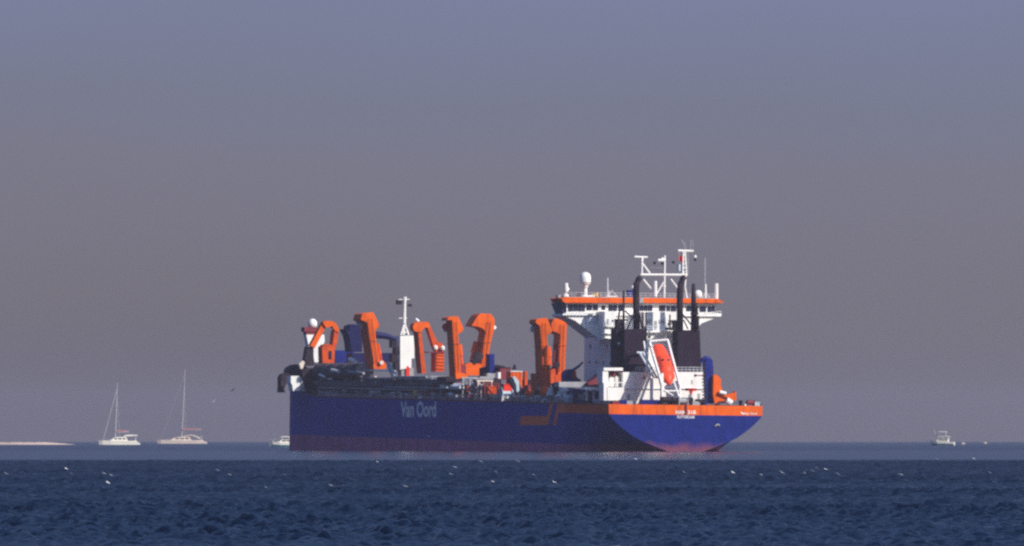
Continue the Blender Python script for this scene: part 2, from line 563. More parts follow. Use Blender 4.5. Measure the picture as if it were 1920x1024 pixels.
# lettering
def text_mesh(s, bold=0.0):
    cu = bpy.data.curves.new('t', 'FONT')
    cu.body = s
    cu.offset = bold
    cu.resolution_u = 4
    ob = bpy.data.objects.new('t', cu)
    COL.objects.link(ob)
    dg = bpy.context.evaluated_depsgraph_get()
    me = bpy.data.meshes.new_from_object(ob.evaluated_get(dg))
    bpy.data.objects.remove(ob)
    return me


def place_text(name, s, o, right, up, w, h, mat, bold=0.0):
    """flat lettering filling w x h from the corner o along right and up"""
    me = text_mesh(s, bold)
    c = np.array([v.co for v in me.vertices])
    mn, mxx = c.min(0), c.max(0)
    for v in me.vertices:
        u = (v.co.x - mn[0]) / (mxx[0] - mn[0]) * w
        t = (v.co.y - mn[1]) / (mxx[1] - mn[1]) * h
        v.co = Vector(o) + Vector(right) * u + Vector(up) * t
    me.materials.clear()
    me.materials.append(M[mat])
    return link(name, me, ship)


a, c = P(751, 782.5, Y=16.04), P(818, 752.0, Y=16.04)
side_txt = place_text('lettering', 'Van Oord', a, (-1, 0, 0), (0, 0, 1), a.x - c.x, c.z - a.z, 'white', 0.032)
for (x0, y0, x1, y1, s, bold) in ((1267, 776.6, 1285, 769.6, 'HAM', .02), (1289.5, 776.6, 1304.5, 769.6, '318', .02), (1270, 784.6, 1302, 779.4, 'ROTTERDAM', .01), (1394, 777.6, 1404.5, 773.2, 'Van', .01), (1407, 777.6, 1419, 773.2, 'Oord', .01)):
    a, c = P(x0, y0, X=-0.06), P(x1, y1, X=-0.06)
    place_text('lettering', s, a, (0, -1, 0), (0, 0, 1), a.y - c.y, c.z - a.z, 'white', bold)
bm = B()
pprism(bm, [(1388.5, 772), (1391, 772.6), (1394, 775.4), (1397, 776.4), (1394, 777.4), (1390.5, 776.2)], -0.06, 0.03)
mesh_obj('emblem', bm, 'white', ship)
side_plate('draught_mark', [(800.5, 816.5), (803, 817), (807, 819.3), (803, 819)], 'white')
bm = B()
tube(bm, [P(1341, 799.5, X=-.25), P(1343, 797, X=-.3), P(1346.5, 796, X=-.3), P(1349, 798.5, X=-.25)], 0.17, 6)
mesh_obj('fairlead', bm, 'grey', ship)
bm = B()
pbox(bm, 1286, 757.5, 1288.6, 776.5, -0.30, 0.27)
mesh_obj('rudder_guard', bm, 'maroon', ship)
# knuckles along the sheer: rubbing strake
bm = B()
for s in (1, -1):
    for X0, X1 in ((0.2, 60), (60, 130), (130, 196)):
        z0, z1 = deck_z(X0), deck_z(X1)
        prism(bm, [(X0, s * 16.0, z0 - .16), (X0, s * 16.14, z0 - .16), (X0, s * 16.14, z0), (X0, s * 16.0, z0)], (X1 - X0, 0, z1 - z0))
mesh_obj('rubbing_strake', bm, 'maroon', ship)

# ------------------------------------------------------------------ railings, one piece per side
def railing(name, pts, h, step, mat='white', r=0.05):
    bm = B()
    for (a, c) in zip(pts[:-1], pts[1:]):
        a, c = Vector(a), Vector(c)
        k = max(1, int((c - a).length / step))
        for i in range(k + 1):
            p = a.lerp(c, i / k)
            tube(bm, [p, p + Vector((0, 0, h))], r, 4, False)
        for hh in (h, h * .5):
            tube(bm, [a + Vector((0, 0, hh)), c + Vector((0, 0, hh))], r, 4, False)
    return mesh_obj(name, bm, mat, ship)


railing('railing', [(X, 15.8, deck_z(X)) for X in (30, 70, 120, 160, 196)], 1.1, 3.6, 'grey', 0.04)
railing('railing', [(0.3, -15.8, deck_z(0)), (60, -15.8, deck_z(60))], 1.1, 3.0, 'grey', 0.04)
bm = B()
for X0, X1_ in ((30, 62), (62, 104), (106, 140), (142, 170), (171, 190)):
    z0, z1 = deck_z(X0), deck_z(X1_)
    prism(bm, [(X0, 15.25, z0), (X0, 15.45, z0), (X0, 15.45, z0 + .55), (X0, 15.25, z0 + .55)], (X1_ - X0, 0, z1 - z0))
gwl = mesh_obj('gunwale', bm, 'gunwale', ship)

# ------------------------------------------------------------------ hopper coaming and walkway
bm = B()
for (X0, X1, h, w) in ((58, 186, 2.6, 10.5),):
    prism(bm, [(X0, -w, deck_z(X0)), (X0, w, deck_z(X0)), (X0, w, deck_z(X0) + h), (X0, w - .5, deck_z(X0) + h), (X0, w - .5, deck_z(X0) + .4), (X0, -w + .5, deck_z(X0) + .4), (X0, -w + .5, deck_z(X0) + h), (X0, -w, deck_z(X0) + h)], (X1 - X0, 0, deck_z(X1) - deck_z(X0)))
coam = mesh_obj('hopper_coaming', bm, 'dark', ship)
for X in np.arange(60, 186, 6.0):
    bm = B()
    box(bm, X, X + .25, 10.52, 11.1, deck_z(X), deck_z(X) + 2.4)
    mesh_obj('stiffener', bm, 'grey', coam)

# walkway bridge and navy gantry structure over the hopper, forward
bm = B()
X = XY(690, 668, 3)
pbox(bm, 629, 657, 664, 681, XY(650, 668, 6), 5)
walk = mesh_obj('loading_gantry', bm, 'navy', ship)
bm = B()
pbox(bm, 660, 662, 752, 680, XY(705, 668, 4), 4)
mesh_obj('walkway', bm, 'navy_dark', walk)
bm = B()
tube(bm, [P(703, 628, X=166), P(722, 630, X=166), P(742, 636, X=166)], [0.85, 0.75, 0.5], 6)
mesh_obj('boom', bm, 'navy_dark', walk)
bm = B()
pprism(bm, [(648, 617), (655, 621), (657, 611), (664, 608), (679, 611), (679, 660), (659, 660), (657, 640), (654, 628)], 174, 4.5)
mesh_obj('winch_tower', bm, 'navy_dark', ship)
bm = B()
for k in range(4):
    pbox(bm, 735 + (k % 2) * 6, 636 + k * 14, 744 + (k % 2) * 5, 652 + k * 14, 176, 2)
tube(bm, [P(737, 640, X=177), P(748, 697, X=177)], .3, 6)
mesh_obj('pipe_stack', bm, 'dark', ship)

# ------------------------------------------------------------------ suction gantries
def chamfer(bm, w):
    bmesh.ops.recalc_face_normals(bm, faces=bm.faces[:])
    bmesh.ops.bevel(bm, geom=bm.edges[:], offset=w, segments=1, affect='EDGES', clamp_overlap=True)


def rig(parent, x0, y0, x1, y1, X, depth, ladder=True):
    """hoisting wires down the stern face and a ladder on the port face"""
    for k in (-.35, .35):
        bm = B()
        tube(bm, [P(x0, y0, X=X - .25) + Vector((0, k, 0)), P(x1, y1, X=X - .25) + Vector((0, k, 0))], .06, 4)
        mesh_obj('wire', bm, 'dark', parent)


def gantry(pts, X, depth, mat='orange', label=None):
    bm = B()
    pprism(bm, pts, X, depth)
    chamfer(bm, .09)
    g = mesh_obj('gantry', bm, mat, ship)
    if label:
        g['label'] = label
    return g


def ram(parent, a, c, X, r=0.3, mat='orange_old', name='hydraulic_ram'):
    bm = B()
    p, q = P(*a, X=X), P(*c, X=X)
    tube(bm, [p, p.lerp(q, .55)], r, 8)
    tube(bm, [p.lerp(q, .5), q], r * .6, 8)
    return mesh_obj(name, bm, mat, parent)


def sheave(parent, at, X, r=0.7, mat='white'):
    bm = B()
    p = P(*at, X=X)
    tube(bm, [p + Vector((-.3, 0, 0)), p + Vector((.3, 0, 0))], r, 12)
    return mesh_obj('sheave', bm, mat, parent)


def foot(parent, pts, X, depth, mat='orange', name='foot'):
    bm = B()
    pprism(bm, pts, X, depth)
    return mesh_obj(name, bm, mat, parent)


def seam(parent, x0, x1, y, X, depth):
    """flange ring round a column"""
    bm = B()
    p, q = P(x0 - .5, y - .5, X=X - .12), P(x1 + .5, y + .6, X=X - .12)
    prism(bm, [p, Vector((p.x, q.y, p.z)), q, Vector((p.x, p.y, q.z))], (depth + .24, 0, 0))
    return mesh_obj('flange', bm, 'orange_old', parent)


# port side, forward
XA = 164.5
g = gantry([(679, 589), (684, 586.8), (700, 585.8), (712, 610), (711.5, 612.5), (704, 619), (705, 638), (712, 668), (713, 684), (709, 690), (701.5, 690.5), (696, 656), (688, 605), (676, 600)], XA, 5.4)
foot(g, [(700, 684), (713, 683), (719, 676), (725, 686), (722, 692), (701, 692)], XA - .3, 4.5)
seam(g, 693.5, 705.5, 639, XA, 5.4)
ram(g, (708, 645), (717, 682), XA + 2, .35)
rig(g, 694, 597, 704, 682, XA, 5)
sheave(g, (674, 603), XA + 4.5, .8)
sheave(g, (679, 610), XA + 4.0, .7)
sheave(g, (715, 680), XA - .6, .42, 'gelcoat_warm')
# port side, midships
XB_ = 106.0
g = gantry([(837.5, 601), (840.5, 595.5), (846, 593.6), (859, 593), (869.5, 616), (868, 621), (859, 627), (861, 646), (864, 690), (863, 705), (853.5, 706.5), (850, 645), (847, 601)], XB_, 3.9)
ram(g, (862, 646), (866.8, 684), XB_ + 1.8, .42, 'orange')
rig(g, 853, 603, 858, 700, XB_, 4)
seam(g, 849.8, 861.2, 645, XB_, 3.9)
sheave(g, (836, 613), XB_ + 3.0, .75, 'red')
sheave(g, (836.5, 618), XB_ + 3.4, .55)
foot(g, [(854, 701), (863, 699), (877, 702), (877, 707), (866, 709), (855, 711)], XB_ - .4, 4)
foot(g, [(862, 682), (866, 683), (874, 686), (874, 701), (862, 700)], XB_ + .8, 2.5, 'maroon', 'winch_house')
foot(g, [(836, 706), (866, 706), (866, 716), (836, 716)], XB_ - .2, 6, 'dark', 'pedestal')
# port side, aft
XC = 51.0
g = gantry([(1003.5, 605), (1006.5, 598.5), (1026.5, 596.5), (1031, 609), (1036, 619.5), (1034.5, 623), (1025.7, 630), (1027, 648), (1031.5, 680), (1033, 700), (1031, 722), (1017.5, 722), (1016, 690), (1014.8, 650), (1012, 612)], XC, 4.2)
ram(g, (1028.5, 650), (1032.5, 685), XC + 1.5, .45, 'orange')
rig(g, 1020, 606, 1024, 698, XC, 4)
seam(g, 1014.5, 1027.3, 649, XC, 4.2)
sheave(g, (1000.5, 617), XC + 3.8, .7)
foot(g, [(1016, 700), (1032, 700), (1034, 742), (1017, 747)], XC - .3, 7.2, 'orange_old', 'pedestal')
bm = B()
lathe(bm, P(1021.5, 735, X=XC - 1.6), [(.3, -1.1), (1.0, -.7), (1.15, 0), (.9, .7), (.3, 1.0)], 12)
mesh_obj('winch_drum', bm, 'orange', g)
# starboard side, forward
XD = 171.0
g = gantry([(884, 611.5), (895, 593), (901, 588), (920, 588.6), (926.5, 596), (928, 602), (926, 620), (920, 643), (914, 680), (909, 702), (899, 703), (903, 670), (906.5, 642), (910.3, 623), (907, 618.5), (900, 614)], XD, 4.6)
seam(g, 906.3, 920.5, 642, XD, 4.6)
ram(g, (893.5, 641), (883, 679), XD + 2.5, .65, 'orange')
rig(g, 917, 603, 906, 696, XD, 4)
foot(g, [(872, 684), (879, 680.5), (893, 681), (902, 683), (903, 704), (875, 704)], XD - .4, 4)
sheave(g, (926.5, 614), XD + 1, .4)
sheave(g, (897, 668), XD - .4, 1.0, 'dark')
foot(g, [(885, 676), (893, 672), (899, 678), (890, 684)], XD - .6, 1.5, 'dark', 'winch_house')
# starboard side, midships
XE = 119.0
g = gantry([(1033, 608), (1038, 598), (1063.5, 598.2), (1062.6, 624), (1060.5, 664), (1059, 700), (1057.5, 722), (1044, 722), (1046, 699), (1047.8, 664), (1050, 628), (1044, 624), (1036, 621.5)], XE, 4.2)
seam(g, 1047.6, 1061, 648, XE, 4.2)
ram(g, (1043, 645), (1037, 690), XE + 2.2, .5, 'orange_old')
rig(g, 1055, 608, 1052, 698, XE, 4)
ram(g, (1040, 656), (1036.5, 700), XE + 1.0, .35, 'maroon')
foot(g, [(1041, 704), (1058, 700), (1060, 718), (1042, 722)], XE - .4, 4, 'orange_old', 'pedestal')
foot(g, [(1030, 696), (1041, 690), (1042, 716), (1032, 720)], XE - .3, 3, 'orange_old', 'winch_house')
sheave(g, (1044.5, 684), XE - .4, .6, 'dark')

# ------------------------------------------------------------------ knuckle boom cranes
X1 = 201.0
bm = B()
pprism(bm, [(604, 651), (610, 646), (618, 645), (628, 652), (627, 682), (605, 682)], X1 - 1, 3)
c1 = mesh_obj('deck_crane', bm, 'orange_old', ship)
c1['label'] = 'small bowed orange crane beside the domed white post'
bm = B(); pprism(bm, [(582, 648), (590, 653), (612, 612), (616, 603), (607, 603), (603, 609)], X1, 1.6); mesh_obj('boom', bm, 'orange', c1)
bm = B(); pprism(bm, [(607, 608), (606, 604), (613, 601.5), (622, 602), (630, 606), (636, 617), (635, 623), (629, 621), (623, 611), (612, 615)], X1 - .4, 2); mesh_obj('knuckle', bm, 'orange', c1)
bm = B(); pprism(bm, [(627, 620), (635, 622), (633, 640), (628, 655), (624, 690), (619, 690), (622, 655), (625, 640)], X1 - .2, 2.6); mesh_obj('jib', bm, 'orange_old', c1)
bm = B(); pprism(bm, [(576, 650), (588, 650), (588, 686), (570, 686), (573, 668)], X1 + .5, 2); mesh_obj('winch_house', bm, 'dark', c1)
bm = B(); pbox(bm, 617, 658, 622, 673, X1 - 1.15, .2); mesh_obj('cab_window', bm, 'glass', c1)
X2 = 137.0
bm = B()
pbox(bm, 817, 661, 832.5, 697, X2, 3.2)
c2 = mesh_obj('deck_crane', bm, 'orange_old', ship)
c2['label'] = 'folded orange crane standing by the white mast house'
for k in range(5):
    bm = B(); pbox(bm, 819.5, 664 + k * 6.4, 832.8, 666 + k * 6.4, X2 - .2, .2); mesh_obj('rung', bm, 'orange', c2)
bm = B(); pprism(bm, [(799, 607), (804, 604), (809, 617), (820, 640), (832, 645), (832, 660), (818, 660), (813, 650), (806, 628)], X2 + .3, 1.8); mesh_obj('boom', bm, 'orange_old', c2)
bm = B(); pprism(bm, [(774, 613), (777, 606), (788, 603.5), (801, 603.5), (806, 609), (805, 615), (796, 614), (790, 622), (783, 623), (776, 620)], X2 - .3, 2.2); mesh_obj('knuckle', bm, 'orange', c2)
bm = B(); pprism(bm, [(784, 622), (790, 622), (799, 700), (791, 700), (787, 660)], X2, 3.4); mesh_obj('jib', bm, 'orange_old', c2)
bm = B(); pbox(bm, 804, 659.5, 834, 661.5, X2 - .3, 4); mesh_obj('platform', bm, 'maroon', c2)
for at in ((816.5, 652), (830, 653)):
    bm = B(); p = P(*at, X=X2 - .2); lathe(bm, p, [(.1, -.6), (.45, -.3), (.5, .2), (.1, .55)], 8); mesh_obj('lamp', bm, 'white', c2)
bm = B(); tube(bm, [P(779, 598, X=X2), P(785, 603, X=X2)], .3, 6); mesh_obj('hook_block', bm, 'white', c2)

# ------------------------------------------------------------------ mast house amidships, with lattice mast
XM = 178.0
bm = B()
pprism(bm, [(750.5, 630), (777, 629), (777, 672), (771.5, 672), (771.5, 690), (750.5, 693)], XM, 3.0)
mh = mesh_obj('mast_house', bm, 'white', ship)
bm = B(); pbox(bm, 752.5, 690, 776, 706, XM + .3, 2.5); mesh_obj('lower_house', bm, 'grey', mh)
bm = B(); pprism(bm, [(761.5, 706), (761.5, 690), (764.5, 685.5), (768, 690), (768, 706)], XM - .06, .1); mesh_obj('door', bm, 'red', mh)
bm = B()
for a, c in (((751.5, 628), (757.6, 606)), ((766, 628), (758.6, 606)), ((757, 628), (758, 606))):
    tube(bm, [P(*a, X=XM + 1), P(*c, X=XM + 1)], .22, 6)
for y, hw in ((623, 5.4), (615, 3)):
    tube(bm, [P(758.3 - hw, y, X=XM + 1), P(758.3 + hw, y, X=XM + 1)], .12, 5)
tube(bm, [P(758, 607, X=XM + 1), P(758.8, 570, X=XM + 1), P(759, 556.5, X=XM + 1)], [.38, .3, .42], 8)
lm = mesh_obj('lattice_mast', bm, 'white', mh)
for a, r in (((748, 567), .5), ((769, 572.5), .3)):
    bm = B(); p = P(*a, X=XM + 1); box(bm, p.x - r, p.x + r, p.y - r, p.y + r, p.z - r * .9, p.z + r * .9)
    tube(bm, [p, P(758.6, a[1] + .5, X=XM + 1)], .06, 4); mesh_obj('signal_lamp', bm, 'dark', lm)
for a, c in (((747, 562), (768, 561.5)), ((748, 597), (763, 596.5))):
    bm = B()
    tube(bm, [P(*a, X=XM + 1), P(*c, X=XM + 1)], .1, 5)
    mesh_obj('yard', bm, 'white', lm)

# forward white post with radome, and the gear at the bow
XF = 212.0
bm = B()
pprism(bm, [(574.5, 627.5), (608, 627.5), (609, 640), (602, 654), (600.5, 672), (596, 685), (590, 682), (586.5, 656), (579, 650)], XF, 2.2)
fp = mesh_obj('forward_post', bm, 'white', ship)
bm = B(); pbox(bm, 571, 613.5, 594.5, 622, XF - .2, 2.4); pbox(bm, 574, 622, 593, 627.5, XF, 2); mesh_obj('platform', bm, 'maroon', fp)
bm = B(); lathe(bm, P(585.8, 613, X=XF + 1), [(.85, -.2), (1.0, .5), (.95, 1.0), (.65, 1.5), (.25, 1.72), (.05, 1.75)], 14); mesh_obj('radome', bm, 'white', fp, True)
XG = 198.0
bm = B()
pprism(bm, [(545.5, 705), (562, 705), (562, 733), (549.5, 733), (548, 722), (545.5, 718)], XG, 3)
ff = mesh_obj('bow_house', bm, 'white', ship)
bm = B(); pprism(bm, [(561.8, 707), (566, 709), (573.5, 735), (561.8, 733)], XG + .05, 2.5); mesh_obj('side_screen', bm, 'grey', ff)
bm = B(); pprism(bm, [(561, 682), (568, 676), (571.5, 679), (568, 691), (564.5, 692)], XG, 1); mesh_obj('roof_box', bm, 'gelcoat_warm', ff)
XG = 204.0
bm = B()
pprism(bm, [(542, 690), (551, 684), (562, 683), (566, 694), (558, 704), (544, 703), (539, 697)], XG + 1, 3)
pprism(bm, [(526.5, 708), (530, 702), (538, 699), (546, 703), (545, 713), (537, 719), (533, 730), (535.5, 736), (526, 736), (527, 722)], XG - .5, 2.5)
pprism(bm, [(566, 694), (578, 690), (606, 690), (612, 744), (575, 744), (569, 722)], XG - 3, 3)
dh = mesh_obj('draghead', bm, 'dark', ship)
bm = B()
tube(bm, [P(540, 700, X=XG + 2), P(553, 697, X=XG + 2), P(572, 697, X=XG)], [.7, 1.0, 1.2], 10)
mesh_obj('pipe_elbow', bm, 'dark', dh, True)

# suction pipe stowed along the port rail
def ppipe(name, pts, r, mat, parent=ship, Y=13.6, n=12):
    bm = B()
    tube(bm, [P(a, c, Y=Y) for a, c in pts], r, n)
    return mesh_obj(name, bm, mat, parent, False)


sp_ = ppipe('suction_pipe', [(574, 720), (640, 722), (700, 724), (760, 725), (815, 725)], 1.05, 'pipe')
ppipe('pipe_section', [(600, 697), (683, 697)], 1.75, 'pipe', sp_, 13.0, 16)
ppipe('pipe_section', [(735, 713), (790, 713.5), (822, 718), (850, 724), (872, 726)], 0.7, 'pipe', sp_, 13.5)
ppipe('pipe_section', [(683, 704), (700, 716), (740, 715)], 0.9, 'pipe', sp_, 13.2)
ppipe('pipe_section', [(826, 731), (868, 731)], 1.0, 'pipe', sp_, 13.2)
for x in (609, 622, 640, 656, 672, 684):
    bm = B()
    a = P(x, 697, Y=13.0)
    tube(bm, [a + Vector((.25, 0, 0)), a - Vector((.25, 0, 0))], 1.9, 16)
    mesh_obj('pipe_flange', bm, 'grey' if x == 684 else 'pipe', sp_)
for x in (700, 722, 745, 770, 795):
    bm = B()
    a = P(x, 724.6, Y=13.6)
    tube(bm, [a + Vector((.2, 0, 0)), a - Vector((.2, 0, 0))], 1.2, 14)
    mesh_obj('pipe_flange', bm, 'pipe', sp_)
for (x0, x1) in ((829, 842), (849, 866)):  # white blocks standing in for sunlit highlights along the pipe
    bm = B()
    a, c = P(x0, 721.5, Y=14.4), P(x1, 723, Y=14.4)
    prism(bm, [(a.x, a.y - .5, a.z + .4), (a.x, a.y + .5, a.z - .2), (a.x, a.y + .5, a.z - .6), (a.x, a.y - .5, a.z - .6)], (c.x - a.x, 0, c.z - a.z))
    mesh_obj('pipe_highlight', bm, 'white', sp_)
for (pts, r, mat) in (([(729, 682), (734, 695), (741, 708)], .55, 'grey'), ([(735, 706.8), (800, 706.8)], .22, 'grey'), ([(655, 697.5), (682, 700)], .3, 'grey'), ([(622, 694), (636, 697)], .35, 'white'), ([(600, 703), (609, 707)], .3, 'lettering'), ([(656, 674), (666, 678)], .5, 'white')):
    ppipe('hose', pts, r, mat, sp_, 15.0, 8)
# dark machinery between the pipe and the rail, one block each
for (x0, y0, x1, y1, mat) in ((575, 708, 592, 742, 'pipe'), (592, 712, 612, 744, 'pipe'), (612, 714, 640, 742, 'funnel'), (641, 712, 668, 742, 'pipe'), (668, 716, 690, 744, 'pipe'), (691, 726, 706, 744, 'funnel'), (708, 722, 735, 742, 'pipe'), (736, 730, 770, 744, 'pipe'),
                            (772, 728, 786, 742, 'funnel'), (788, 728, 815, 744, 'pipe'), (826, 720, 868, 745, 'funnel')):
    bm = B()
    Xc = XY((x0 + x1) / 2, y1, 12.0)
    d = abs(XY(x0, y1, 12.0) - XY(x1, y1, 12.0))
    zb = deck_z(Xc)
    zt = P((x0 + x1) / 2, y0, X=Xc).z
    box(bm, Xc - d / 2, Xc + d / 2, 11.2, 13.0, zb, zt)
    mesh_obj('pump_unit', bm, mat, ship)

# trestles with light service pipes between the pump gear and the hopper
rt_ = random.Random(9)
for i in range(24):
    X = 84 + i * 4.9 + rt_.uniform(-1, 1)
    h = rt_.uniform(2.6, 4.6)
    bm = B()
    z = deck_z(X)
    for y in (11.4, 14.3):
        tube(bm, [(X, y, z), (X, y, z + h)], .16, 5)
    tube(bm, [(X, 11.1, z + h), (X, 14.6, z + h)], .16, 5)
    tube(bm, [(X, 11.4, z + .2), (X, 14.3, z + h)], .09, 4)
    mesh_obj('trestle', bm, rt_.choice(['grey', 'maroon', 'gelcoat_warm', 'dark', 'grey']), ship)
for (X0, X1_, y, h, rr, mat) in ((90, 150, 14.5, 2.2, .16, 'grey'), (120, 196, 14.6, 1.7, .2, 'gunwale'), (112, 170, 13.9, 4.0, .18, 'grey'), (150, 198, 12.4, 5.6, .15, 'lettering'), (84, 118, 13.8, 3.0, .14, 'gunwale')):
    bm = B()
    tube(bm, [(X0 + (X1_ - X0) * k / 6, y + .25 * (k % 2), deck_z(X0 + (X1_ - X0) * k / 6) + h) for k in range(7)], rr, 6)
    mesh_obj('service_pipe', bm, mat, ship)
for i in range(34):
    X = 86 + rt_.uniform(0, 112)
    y = rt_.uniform(12.0, 14.2)
    zz = deck_z(X) + rt_.uniform(1.8, 3.6)
    a_, b_, c_ = rt_.uniform(.5, 1.6), rt_.uniform(.2, .5), rt_.uniform(.25, .7)
    bm = B()
    box(bm, X - a_, X + a_, y - b_, y + b_, zz, zz + c_)
    box(bm, X - .1, X + .1, y - .1, y + .1, deck_z(X), zz)
    mesh_obj('valve_box', bm, rt_.choice(['grey', 'grey', 'gunwale', 'lettering', 'dark', 'maroon', 'gelcoat_warm', 'navy_dark']), ship)

# ------------------------------------------------------------------ superstructure
XBR = 27.0
# accommodation block
pa = P(1154, 650, X=24.0)
zb, zt = deck_z(30), P(1154, 633, X=24).z
bm = B()
box(bm, 24.0, 43.5, -pa.y, pa.y, zb, zt + 1.0)
acc = mesh_obj('accommodation_block', bm, 'white', ship)
for (px, py) in ((1107, 648), (1107.5, 651), (1139, 650), (1105.5, 679), (1118.5, 679.5), (1131.5, 680), (1144, 681)):
    bm = B()
    p = P(px, py, Y=pa.y)
    tube(bm, [p + Vector((0, -.02, 0)), p + Vector((0, .05, 0))], .33, 10)
    mesh_obj('porthole', bm, 'dark', acc)
# stair block between bridge wing and funnel
bm = B()
pbox(bm, 1130, 584, 1155, 636.5, 23.8, 5)
stair = mesh_obj('stair_block', bm, 'white', ship)
for y in (612, 625, 634):
    bm = B(); pbox(bm, 1129.5, y, 1155.5, y + 1.4, 23.3, .5); mesh_obj('ledge', bm, 'white', stair)
# white block aft of the accommodation, between the funnels
bm = B()
pbox(bm, 1208, 622, 1272, 700, 21.0, 4)
mid = mesh_obj('engine_casing', bm, 'white', ship)
bm = B(); pbox(bm, 1206, 620.5, 1273, 623.5, 20.2, .9); mesh_obj('ledge', bm, 'white', mid)
bm = B(); pbox(bm, 1262, 634, 1268.5, 645, 20.9, .2); mesh_obj('vent_panel', bm, 'pale_blue', mid)
bm = B(); pbox(bm, 1208, 585, 1272, 621, 23.0, 3.5); mesh_obj('upper_casing', bm, 'white', mid)
for (x0, x1) in ((1213, 1221), (1236, 1246), (1254, 1262)):
    bm = B(); pbox(bm, x0, 600, x1, 607, 22.9, .2); mesh_obj('vent_panel', bm, 'grey', mid)

# bridge with wings
bm = B()
w_l = [(1056, 592), (1061, 586), (1341, 586), (1353, 589), (1349, 592), (1337, 598), (1316, 606), (1300, 622), (1120, 633.5), (1078, 601)]
pprism(bm, w_l, XBR, 7.5)
wing = mesh_obj('bridge_wing', bm, 'white', ship)
bm = B()
pprism(bm, [(1055, 591), (1056, 588), (1352, 591), (1354, 588.5), (1356, 591), (1346, 595), (1060, 594.5)][:2] + [(1353, 590.5), (1352, 593.5)], XBR - .5, .5)
mesh_obj('wing_bulwark', bm, 'white', wing)
bm = B(); pbox(bm, 1097, 594, 1120, 607, XBR - .05, .1); mesh_obj('recess_panel', bm, 'lettering', wing)
# wheelhouse: glazing band with mullions
bm = B()
prism(bm, poly([(1061, 569), (1342, 570), (1340, 586.5), (1063, 586)], XBR + .6), (5.8, 0, 0))
wh = mesh_obj('wheelhouse', bm, 'white', ship)
bm = B(); pprism(bm, [(1048, 568), (1061, 568), (1063, 590), (1057, 590)], XBR + .9, 5); mesh_obj('wing_end', bm, 'glass', wh)
for (x0, x1, y0, y1) in ((1065.5, 1074, 571, 584), (1075, 1083.5, 571, 583.5), (1084.5, 1091, 571, 584), (1092, 1097, 571, 584), (1100, 1110, 571.5, 582), (1112, 1121.5, 571.5, 582), (1128, 1135, 573.5, 581),
                         (1141, 1148.5, 572, 583), (1149.5, 1157, 572, 583), (1159.5, 1171, 572, 583), (1200, 1207, 573, 583), (1208, 1214, 573, 583), (1215, 1223.5, 573, 583), (1236, 1248, 573, 583.5), (1250, 1256.5, 574, 583.5),
                         (1258, 1268, 574, 584), (1287, 1294, 574, 584), (1295, 1302, 574, 584), (1303, 1309, 574, 584), (1312, 1324, 574.5, 585), (1327, 1333.5, 574.5, 586), (1334.5, 1340.5, 574.5, 586)):
    bm = B(); pbox(bm, x0, y0, x1, y1, XBR + .5, .15); mesh_obj('window', bm, 'glass', wh)
# roof with orange fascia
bm = B()
pprism(bm, [(1053, 559.5), (1061, 557.4), (1346, 560.4), (1358, 567), (1353, 568.2), (1062, 567.8), (1056, 566)], XBR - .6, 7.2)
roof = mesh_obj('bridge_roof', bm, 'orange', ship)
bm = B(); pbox(bm, 1058, 567.2, 1350, 569.6, XBR + .1, 5.9); mesh_obj('eave', bm, 'grey', roof)
bm = B(); pprism(bm, [(1201, 558.8), (1206, 558.8), (1207, 568), (1199, 568)], XBR - .68, .2); mesh_obj('roof_gap', bm, 'grey', roof)
bm = B(); pprism(bm, [(1040, 559), (1330, 557), (1335, 560.8), (1045, 559)][:0] + [(1062, 555.8), (1340, 559), (1340, 561.5), (1062, 558.5)], XBR + 1, 5); mesh_obj('roof_deck', bm, 'grey', roof)

# roof gear
def roof_pole(name, at, top, r, mat='white', parent=roof, X=XBR + 2):
    bm = B(); tube(bm, [P(*at, X=X), P(*top, X=X)], r, 8)
    return mesh_obj(name, bm, mat, parent)


bm = B()
q = P(1097, 556.5, X=XBR + 2)
lathe(bm, q, [(.9, 0), (.6, .25), (.45, .4), (.42, 1.6), (.7, 2.3), (1.0, 2.55), (1.0, 2.7)], 14)
sd = mesh_obj('dome_pedestal', bm, 'white', roof)
bm = B(); lathe(bm, q, [(1.08, 2.72), (1.12, 3.0), (1.12, 3.9), (.98, 4.4), (.62, 4.75), (.2, 4.88), (.02, 4.9)], 18); mesh_obj('satellite_dome', bm, 'white', sd, True)
bm = B(); tube(bm, [P(1061, 557, X=XBR + 2), P(1061, 547, X=XBR + 2)], .22, 8); tube(bm, [P(1062, 547, X=XBR + 2), P(1061, 531, X=XBR + 2)], .42, 8); box_p = P(1061, 557, X=XBR + 2); lathe(bm, box_p, [(.7, 0), (.55, .5), (.2, .7)], 8); tube(bm, [P(1065, 544, X=XBR + 2), P(1062, 538, X=XBR + 2)], .35, 6)
mesh_obj('searchlight', bm, 'white', roof)
for (x, y0, y1, r, mat) in ((1139.3, 557, 521, .13, 'lettering'), (1142, 557, 545, .08, 'white'), (1323, 560, 533, .2, 'white'), (1322, 535, 484, .05, 'lettering'), (1343, 562, 531.5, .42, 'white'), (1112, 557, 549, .06, 'grey'), (1127, 557, 550, .05, 'grey'), (1151, 557, 548, .06, 'grey'), (1228.7, 556, 527, .36, 'white'), (1264, 558, 549, .06, 'grey')):
    roof_pole('antenna', (x, y0), (x, y1), r, mat)
for pts in ([(1136, 557.5), (1148, 545), (1158, 558)], [(1316, 560), (1323, 547), (1331, 561)]):
    bm = B(); tube(bm, [P(*p, X=XBR + 2) for p in pts], .08, 5); mesh_obj('stay', bm, 'white', roof)
